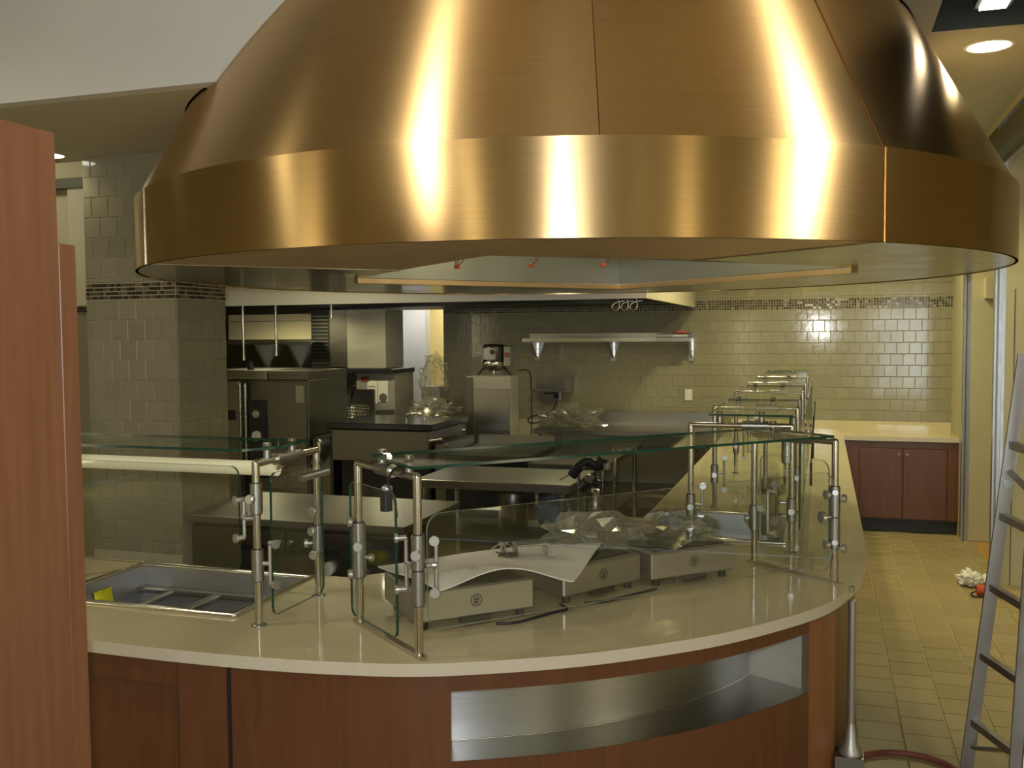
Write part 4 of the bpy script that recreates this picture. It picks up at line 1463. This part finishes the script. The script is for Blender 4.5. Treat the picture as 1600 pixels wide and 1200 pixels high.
# braising pan
t = thing('tilting_skillet', 'dark tilting skillet with a black lid and bar handle', 'skillet', (-3.62, 7.9, 0))
B(-4.10, -3.17, 7.50, 8.30, 0.80, 1.085, 0.012).build('pan', 'steel_dark', t)
B(-4.13, -3.12, 7.46, 8.33, 1.085, 1.14, 0.01).build('lid', 'black_gloss', t)
MB().tube(spline([(-3.42, 7.6, 1.13), (-3.42, 7.6, 1.19), (-3.39, 7.6, 1.215), (-3.29, 7.6, 1.215), (-3.255, 7.6, 1.19), (-3.255, 7.6, 1.13)], 5), .011, 8).build('handle', 'steel_bright', t)
B(-4.32, -4.12, 7.55, 8.25, 0.0, 1.0, 0.02).build('gear_box', 'steel_dark', t)
B(-3.15, -3.02, 7.55, 8.25, 0.0, 0.98, 0.02).build('gear_box', 'steel_dark', t)
MB().tube(spline([(-4.22, 7.55, .93), (-4.22, 7.49, .96), (-4.19, 7.46, .90), (-4.23, 7.46, .83), (-4.26, 7.47, .78)], 5), .035, 10).build('drain_elbow', 'cast', t)
MB().cyl((-3.16, 7.49, 1.0), (-3.04, 7.47, 1.02), .013, 10).build('crank', 'tube', t)
B(-4.05, -3.2, 7.6, 8.2, 0.1, 0.8).build('stand', 'black', t)

# griddle range
t = thing('griddle_range', 'low black griddle range in front of the tall steel box', 'range', (-2.6, 7.85, 0))
B(-3.0, -2.28, 7.45, 8.3, 0.12, 0.86, 0.008).build('body', 'black_gloss', t)
B(-3.0, -2.28, 7.42, 8.3, 0.86, 0.90, 0.004).build('griddle_plate', 'steel_dark', t)
B(-3.0, -2.28, 8.26, 8.3, 0.90, 0.98).build('splash_guard', 'steel', t)
for x in (-2.9, -2.7, -2.5, -2.36):
    MB().cyl((x, 7.45, .79), (x, 7.42, .79), .022, 14).build('knob', 'black', t)
for x in (-2.95, -2.33):
    for y in (7.5, 8.2):
        MB().cyl((x, y, 0), (x, y, .12), .02, 10).build('leg', 'steel', t)

# convection oven
t = thing('convection_oven', 'tall stainless convection oven right of the tiled column', 'oven', (-4.85, 8.0, 0))
B(-5.45, -4.38, 7.62, 8.35, 0.12, 1.50, 0.006).build('body', 'steel_dark', t)
B(-5.45, -4.80, 7.60, 8.35, 1.50, 1.585, 0.004).build('top_fascia', 'steel', t)
B(-4.79, -4.38, 7.61, 8.35, 1.50, 1.58, 0.004).build('top_fascia', 'steel_dark', t)
dr = B(-5.44, -5.09, 7.585, 7.62, 0.3, 1.49, 0.004).build('door', 'steel', t)
B(-5.20, -5.12, 7.575, 7.586, 1.13, 1.22, 0.003).build('latch_plate', 'black', dr)
for x in (-5.06, -5.005):
    MB().cyl((x, 7.57, 0.7), (x, 7.57, 1.47), 0.014, 10).build('handle', 'steel_bright', t)
B(-5.045, -5.02, 7.58, 7.62, 0.3, 1.49).build('door_gap', 'black', t)
cp = B(-4.985, -4.82, 7.585, 7.62, 0.6, 1.315, 0.003).build('control_panel', 'black_gloss', t)
MB().cyl((-4.90, 7.585, 1.19), (-4.90, 7.565, 1.19), .035, 20).cyl((-4.90, 7.565, 1.19), (-4.90, 7.55, 1.19), .018, 14).build('dial', 'knob', cp)
MB().cyl((-4.90, 7.585, 0.99), (-4.90, 7.565, 0.99), .045, 24).build('dial', 'plate_white', cp)
B(-4.79, -4.40, 7.60, 7.62, 0.3, 1.48, 0.003).build('side_panel', 'steel_dark', t)
B(-4.50, -4.42, 7.597, 7.60, 1.30, 1.45).build('notice', 'steel', t)
MB().cyl((-5.06, 7.75, 1.585), (-5.06, 7.75, 1.63), .03, 14).cyl((-5.06, 7.75, 1.63), (-5.06, 7.75, 1.66), .018, 12).build('flue_cap', 'black', t)
for x in (-5.35, -4.45):
    for y in (7.7, 8.25):
        MB().cyl((x, y, 0), (x, y, .12), .03, 10).build('leg', 'black', t)

# shelf and lit serving hatch behind the oven
t = thing('wall_shelf', 'steel shelf on brackets above the convection oven', 'shelf', (-5.5, 8.9, 1.80))
B(-6.3, -4.98, 8.75, 9.1, 1.83, 1.845).build('board', 'steel_bright', t)
B(-6.3, -4.98, 8.74, 8.755, 1.81, 1.845).build('lip', 'steel_bright', t)
for x in (-5.75, -5.35):
    MB().add([(x, 8.85, 1.83), (x, 9.1, 1.83), (x, 9.1, 1.55), (x + .03, 8.85, 1.83), (x + .03, 9.1, 1.83), (x + .03, 9.1, 1.55)], [[0, 1, 2], [5, 4, 3], [0, 2, 5, 3], [1, 4, 5, 2], [0, 3, 4, 1]]).build('bracket', 'steel', t)
ws = struct(B(-6.5, -4.95, 9.1, 9.2, 0, 2.3).build('wall_oven_back', 'steel_dark'))
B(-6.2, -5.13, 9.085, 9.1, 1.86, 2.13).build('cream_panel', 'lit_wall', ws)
B(-6.2, -5.13, 9.083, 9.086, 2.055, 2.06).build('panel_joint', 'steel_dark', ws)

# steamer with tall steel housing behind the skillet
t = thing('steam_cabinet', 'tall stainless housing on a shelf with a printed control board', 'steamer', (-4.6, 9.2, 0))
B(-5.12, -4.90, 8.98, 9.4, 1.56, 2.16).build('louver_panel', 'black', t)
for k in range(14):
    B(-5.11, -4.91, 8.965, 8.98, 1.60 + .038 * k, 1.612 + .038 * k).build('louver', 'steel_dark', t)
B(-4.90, -4.69, 8.97, 9.4, 1.57, 2.16).build('housing_side', 'steel_dark', t)
B(-4.69, -4.255, 8.96, 9.4, 1.56, 2.16).build('housing_front', 'steel_matte', t)
B(-5.14, -4.135, 8.86, 9.42, 1.505, 1.555, 0.004).build('shelf_cap', 'black_gloss', t)
B(-5.10, -4.58, 9.0, 9.4, 0.1, 1.505).build('cabinet_side', 'steel_dark', t)
bd = B(-4.575, -4.145, 8.93, 9.4, 0.98, 1.505).build('control_board', 'steel_matte', t)
B(-4.45, -4.34, 8.924, 8.93, 1.20, 1.43).build('notice', 'paper', bd)
B(-4.33, -4.22, 8.924, 8.93, 1.22, 1.43).build('notice', 'paper', bd)
MB().cyl((-4.27, 8.924, 1.26), (-4.27, 8.920, 1.26), .045, 18).build('round_stamp', 'alu', bd)
for k in range(5):
    B(-4.44, -4.36, 8.922, 8.9245, 1.25 + .03 * k, 1.256 + .03 * k).build('print_line', 'steel_dark', bd)
B(-4.52, -4.43, 8.924, 8.93, 1.42, 1.475).build('label_plate', 'red_rubber', bd)
MB().add([(-4.50, 8.90, 1.12), (-4.14, 8.90, 1.14), (-4.10, 8.84, .98), (-4.44, 8.84, .96)], [[0, 1, 2, 3], [3, 2, 1, 0]]).build('drain_tray', 'steel_dark', t)

# fryer with wire baskets
t = thing('deep_fryer', 'deep fryer with wire baskets and black handles beside the oven', 'fryer', (-4.5, 8.5, 0))
B(-4.80, -4.30, 8.37, 8.80, 0.1, 1.0, 0.005).build('tank', 'steel_dark', t)
B(-4.80, -4.30, 8.77, 8.80, 1.0, 1.35).build('back_splash', 'steel_dark', t)
for k, (bx, by, bz) in enumerate(((-4.74, 8.50, 1.16), (-4.52, 8.49, 1.06))):
    mb = MB()
    w_, d_, h_ = .17, .26, .13
    for f in range(6):
        yy = by + d_ * f / 5
        mb.tube([(bx, yy, bz + h_), (bx + .012, yy, bz), (bx + w_ - .012, yy, bz), (bx + w_, yy, bz + h_)], .003, 5)
    for f in range(5):
        zz = bz + h_ * f / 4
        mb.tube([(bx, by, zz), (bx + w_, by, zz), (bx + w_, by + d_, zz), (bx, by + d_, zz), (bx, by, zz)], .003, 5)
    bk = mb.build('basket', 'steel_bright', t)
    MB().cyl((bx + w_ / 2, by, bz + h_), (bx + w_ / 2 + .05, by - .05, bz + h_ + .1), .006, 8).cyl((bx + w_ / 2 + .05, by - .05, bz + h_ + .1), (bx + w_ / 2 + .12, by - .1, bz + h_ + .22), .014, 10).build('handle', 'black', bk)
MB().cyl((-4.52, 8.7, 1.3), (-4.40, 8.6, 1.50), .014, 10).build('handle', 'black', t)
B(-4.54, -4.50, 8.4, 8.44, 1.30, 1.40).build('hook', 'steel_bright', t)

# tall steel box and floor mixer behind
t = thing('steel_cabinet', 'tall narrow stainless box in front of the mixer', 'cabinet', (-3.09, 9.0, 0))
B(-3.32, -2.86, 8.80, 9.07, 0.0, 1.49, 0.006).build('body', 'steel_matte', t)
B(-3.24, -2.865, 8.79, 8.80, 0.10, 1.37, 0.003).build('door', 'steel', t)
B(-3.32, -3.245, 8.792, 8.80, 0.1, 1.48).build('edge_strip', 'steel_dark', t)
MB().cyl((-3.32, 8.82, .96), (-3.37, 8.78, .96), .013, 10).tube(spline([(-3.32, 8.8, .9), (-3.36, 8.78, .88), (-3.37, 8.78, .8)], 4), .012, 8).build('tap', 'cast', t)
t = thing('planetary_mixer', 'pale enamelled planetary mixer head above the tall steel box', 'mixer', (-3.17, 9.45, 0))
hd_ = MB().lathe([(0, 0.27), (.10, .265), (.122, .24), (.122, .10), (.13, .095), (.13, .05), (.11, .03), (.10, 0), (0, 0)], (-3.20, 9.30, 1.53), 24).build('head', 'steel_bright', t)
B(-3.27, -3.14, 9.172, 9.182, 1.64, 1.76, 0.003).build('speed_plate', 'alu', t)
MB().cyl((-3.17, 9.172, 1.72), (-3.17, 9.155, 1.72), .024, 14).build('dial', 'black', t)
sw = B(-3.065, -2.985, 9.2, 9.35, 1.57, 1.78, 0.008).build('switch_box', 'cast', t)
MB().cyl((-3.025, 9.2, 1.69), (-3.025, 9.18, 1.69), .026, 14).build('switch', 'red_rubber', sw)
MB().tube(spline([(-3.31, 9.3, 1.56), (-3.36, 9.28, 1.49), (-3.38, 9.28, 1.42)], 4), .012, 8).build('guard_arm', 'black', t)
MB().tube(spline([(-3.09, 9.3, 1.56), (-3.03, 9.28, 1.50), (-2.98, 9.28, 1.46)], 4), .012, 8).build('guard_arm', 'black', t)
MB().cyl((-3.2, 9.3, 1.40), (-3.2, 9.3, 1.53), .02, 12).build('shaft', 'tube', t)
B(-3.30, -3.10, 9.45, 9.60, 0, 1.62, 0.02).build('column', 'alu', t)
MB().lathe([(0, 0), (.11, 0), (.16, .12), (.17, .26), (.175, .28)], (-3.2, 9.29, 1.02), 20).build('bowl', 'steel_bright', t)
MB().tube(spline([(-2.94, 9.32, 1.53), (-2.86, 9.4, 1.52), (-2.85, 9.45, 1.40), (-2.86, 9.5, 1.0), (-2.87, 9.5, .6)], 6), .006, 7).build('cable', 'black', t)
t = thing('steel_bin', 'small stainless box bracketed to the tiled wall behind the mixer', 'box', (-2.75, 10.1, 1.3))
MB().box(-3.02, -2.60, 10.0, 10.24, 1.27, 1.29).box(-2.615, -2.60, 10.0, 10.24, 1.29, 1.42).box(-3.02, -2.60, 10.225, 10.24, 1.29, 1.42).build('tray', 'steel', t)
B(-2.86, -2.72, 9.98, 10.0, 1.245, 1.27).build('clip', 'black', t)

# long wall shelf
t = thing('wall_shelf', 'long stainless shelf on three brackets high on the tiled back wall', 'shelf', (-2.2, 10.1, 1.83))
B(-3.09, -1.29, 9.93, 10.235, 1.838, 1.85).build('board', 'steel_bright', t)
B(-3.09, -1.29, 9.925, 9.94, 1.81, 1.85).build('lip', 'steel_bright', t)
B(-3.09, -1.29, 10.225, 10.24, 1.85, 1.90).build('upturn', 'steel', t)
for x in (-3.03, -2.17, -1.33):
    MB().add([(x, 9.96, 1.835), (x, 10.24, 1.835), (x, 10.24, 1.62), (x + .028, 9.96, 1.835), (x + .028, 10.24, 1.835), (x + .028, 10.24, 1.62)], [[0, 1, 2], [5, 4, 3], [0, 2, 5, 3], [1, 4, 5, 2], [0, 3, 4, 1]]).box(x - .01, x + .04, 10.225, 10.24, 1.60, 1.84).build('bracket', 'steel_bright', t)
t = thing('binder', 'black folder with white pages lying on the long wall shelf', 'folder', (-1.45, 10.05, 1.851))
B(-1.64, -1.30, 9.94, 10.18, 1.851, 1.858).build('cover', 'black', t)
B(-1.62, -1.32, 9.95, 10.17, 1.858, 1.885).build('pages', 'paper', t)
B(-1.64, -1.30, 9.94, 10.18, 1.885, 1.892).build('cover', 'black', t)
tag(MB().cyl((-1.44, 10.0, 1.905), (-1.35, 10.05, 1.905), .012, 10).ball((-1.47, 10.0, 1.905), .013, 10).build('marker', 'red_plastic'), 'small red marker on top of the black folder', 'marker')

# outlets
for k, (x, z) in enumerate(((-2.78, 1.23), (-1.345, 1.24))):
    t = thing('wall_outlet', ['wall outlet with a black plug and cord above the plastic heap', 'empty double wall outlet below the right end of the long shelf'][k], 'outlet', (x, 10.23, z - .06), 'wall outlets')
    B(x - .04, x + .04, 10.232, 10.243, z - .06, z + .06, .003).build('plate', 'plate_white', t)
    for dz in (-.025, .025):
        MB().cyl((x, 10.232, z + dz), (x, 10.228, z + dz), .018, 14).build('socket', 'black' if k == 0 else 'paper', t)
t = thing('power_lead', 'black power lead from the outlet down to the steel table', 'cord', (-2.8, 10.0, .93))
MB().box(-2.815, -2.765, 10.19, 10.228, 1.185, 1.235).build('plug', 'black', t)
MB().tube(spline([(-2.79, 10.2, 1.2), (-2.78, 10.16, 1.12), (-2.84, 10.05, 1.04), (-3.0, 9.95, 1.0), (-3.02, 9.9, .955), (-2.96, 9.85, .94), (-2.86, 9.88, .955), (-2.80, 9.9, .96)], 6), .007, 7).build('lead', 'black', t)
tag(crumple(-2.50, 9.72, .99, .30, .18, .13, .55, 1.7, floor_z=.935).build('plastic_heap', 'film_heavy'), 'heap of crumpled clear plastic on the steel table under the long shelf', 'plastic wrap', 'loose clear plastic')
# wrapped equipment at the doorway
t = thing('wrapped_slicer', 'plastic-wrapped machine on a stand at the doorway edge', 'machine', (-3.87, 9.3, 0))
crumple(-3.86, 9.3, 1.42, .14, .15, .24, .35, 6.2).build('plastic_cover', 'film_heavy', t)
B(-3.97, -3.76, 9.2, 9.45, 1.22, 1.36, .01).build('machine_body', 'alu', t)
B(-3.98, -3.77, 9.18, 9.48, 1.17, 1.20).build('machine_base', 'black', t)
B(-3.96, -3.78, 9.25, 9.42, 0, 1.17).build('stand', 'steel', t)
t = thing('wrapped_kettle', 'round steel kettle under crumpled clear plastic beside the tall steel box', 'kettle', (-3.60, 8.9, 0))
MB().lathe([(0, 0), (.16, 0), (.17, .05), (.17, .25), (0, .25)], (-3.74, 8.9, .93), 22).build('pot', 'steel_bright', t)
crumple(-3.72, 8.9, 1.16, .20, .18, .09, .6, 9.1).build('plastic_cover', 'film_heavy', t)
B(-3.92, -3.56, 8.75, 9.1, 0, .93).build('stand', 'steel_dark', t)

# ================================================================== aisle: ladder, hose, rubbish
def plank(p0, p1, w, d, side=(0, 1, 0)):
    p0, p1 = Vector(p0), Vector(p1)
    z = (p1 - p0).normalized()
    y = Vector(side)
    y = (y - z * y.dot(z)).normalized()
    x = y.cross(z)
    c = [x * (w / 2) + y * (d / 2), -x * (w / 2) + y * (d / 2), -x * (w / 2) - y * (d / 2), x * (w / 2) - y * (d / 2)]
    return MB().add([p0 + q for q in c] + [p1 + q for q in c], [[3, 2, 1, 0], [4, 5, 6, 7], [0, 1, 5, 4], [1, 2, 6, 5], [2, 3, 7, 6], [3, 0, 4, 7]])


t = thing('step_ladder', 'grey aluminium step ladder at the right edge of the aisle', 'ladder', (0.78, 4.1, 0))
A0, A1 = Vector((0.605, 4.45, 0.0)), Vector((0.80, 4.45, 1.80))
B0, B1 = Vector((0.735, 4.15, 0.0)), Vector((0.815, 4.15, 1.80))
plank(A0, A1, .05, .025).build('rear_rail', 'alu', t)
plank(B0, B1, .045, .025).build('rear_rail', 'alu', t)
for z in (.222, .515, .812, 1.118, 1.42):
    a = A0.lerp(A1, z / 1.8)
    b = B0.lerp(B1, (z + .0) / 1.8)
    plank(a, b, .03, .03, (0, 0, 1)).build('rung', 'alu', t)
plank(A0.lerp(A1, .06), B0.lerp(B1, .13), .02, .004).build('brace', 'alu', t)
C0, C1 = Vector((0.70, 3.72, 0.0)), Vector((0.86, 4.05, 1.86))
plank(C0, C1, .06, .025).build('front_rail', 'galv', t)
plank(C0 + Vector((.42, .02, 0)), C1 + Vector((.26, .02, 0)), .06, .025).build('front_rail', 'galv', t)
for z in (.30, .60, .90, 1.2, 1.5):
    a = C0.lerp(C1, z / 1.86)
    b = (C0 + Vector((.42, .02, 0))).lerp(C1 + Vector((.26, .02, 0)), z / 1.86)
    plank(a, b, .08, .03, (0, 0, 1)).build('step', 'alu', t)
B(.80, 1.16, 4.0, 4.25, 1.84, 1.90, .008).build('cap', 'alu', t)
plank(A0.lerp(A1, .73) , C0.lerp(C1, .66), .025, .006).build('spreader', 'alu', t)
MB().cyl(A0.lerp(A1, .70) - Vector((0, .03, 0)), A0.lerp(A1, .70) - Vector((0, .0, 0)), .018, 12).build('rivet', 'galv', t)
tag(MB().tube(spline([(-0.1, 4.05, .015), (0.109, 4.339, .015), (0.193, 4.455, .015), (0.303, 4.52, .015), (0.437, 4.52, .015), (0.557, 4.43, .015), (0.62, 4.2, .015), (0.6, 3.9, .015), (.3, 3.5, .015)], 10), .013, 10).build('hose', 'red_rubber'),
    'dark red hose curling on the tiled aisle floor', 'hose')
tag(crumple(1.06, 7.78, .05, .07, .09, .05, .5, 2.2, floor_z=.002).build('paper_scrap', 'paper'), 'crumpled white paper on the aisle floor near the ladder', 'paper')
tag(MB().cyl((1.20, 7.62, .035), (1.19, 7.90, .035), .034, 14).cyl((1.20, 7.62, .035), (1.202, 7.60, .035), .028, 14).build('paper_roll', 'paper'), 'short white roll lying beside the crumpled paper', 'roll')
t = thing('power_tool', 'bright red hand tool lying on the aisle floor', 'tool', (1.17, 7.5, 0))
MB().cyl((1.07, 7.5, .04), (1.18, 7.5, .04), .036, 14).build('grip', 'red_plastic', t)
MB().cyl((1.18, 7.5, .03), (1.28, 7.48, .028), .024, 14).build('nose', 'red_plastic', t)
MB().tube(spline([(1.07, 7.5, .03), (1.03, 7.48, .012), (1.05, 7.42, .008), (1.12, 7.44, .008)], 5), .006, 7).build('cord', 'black', t)
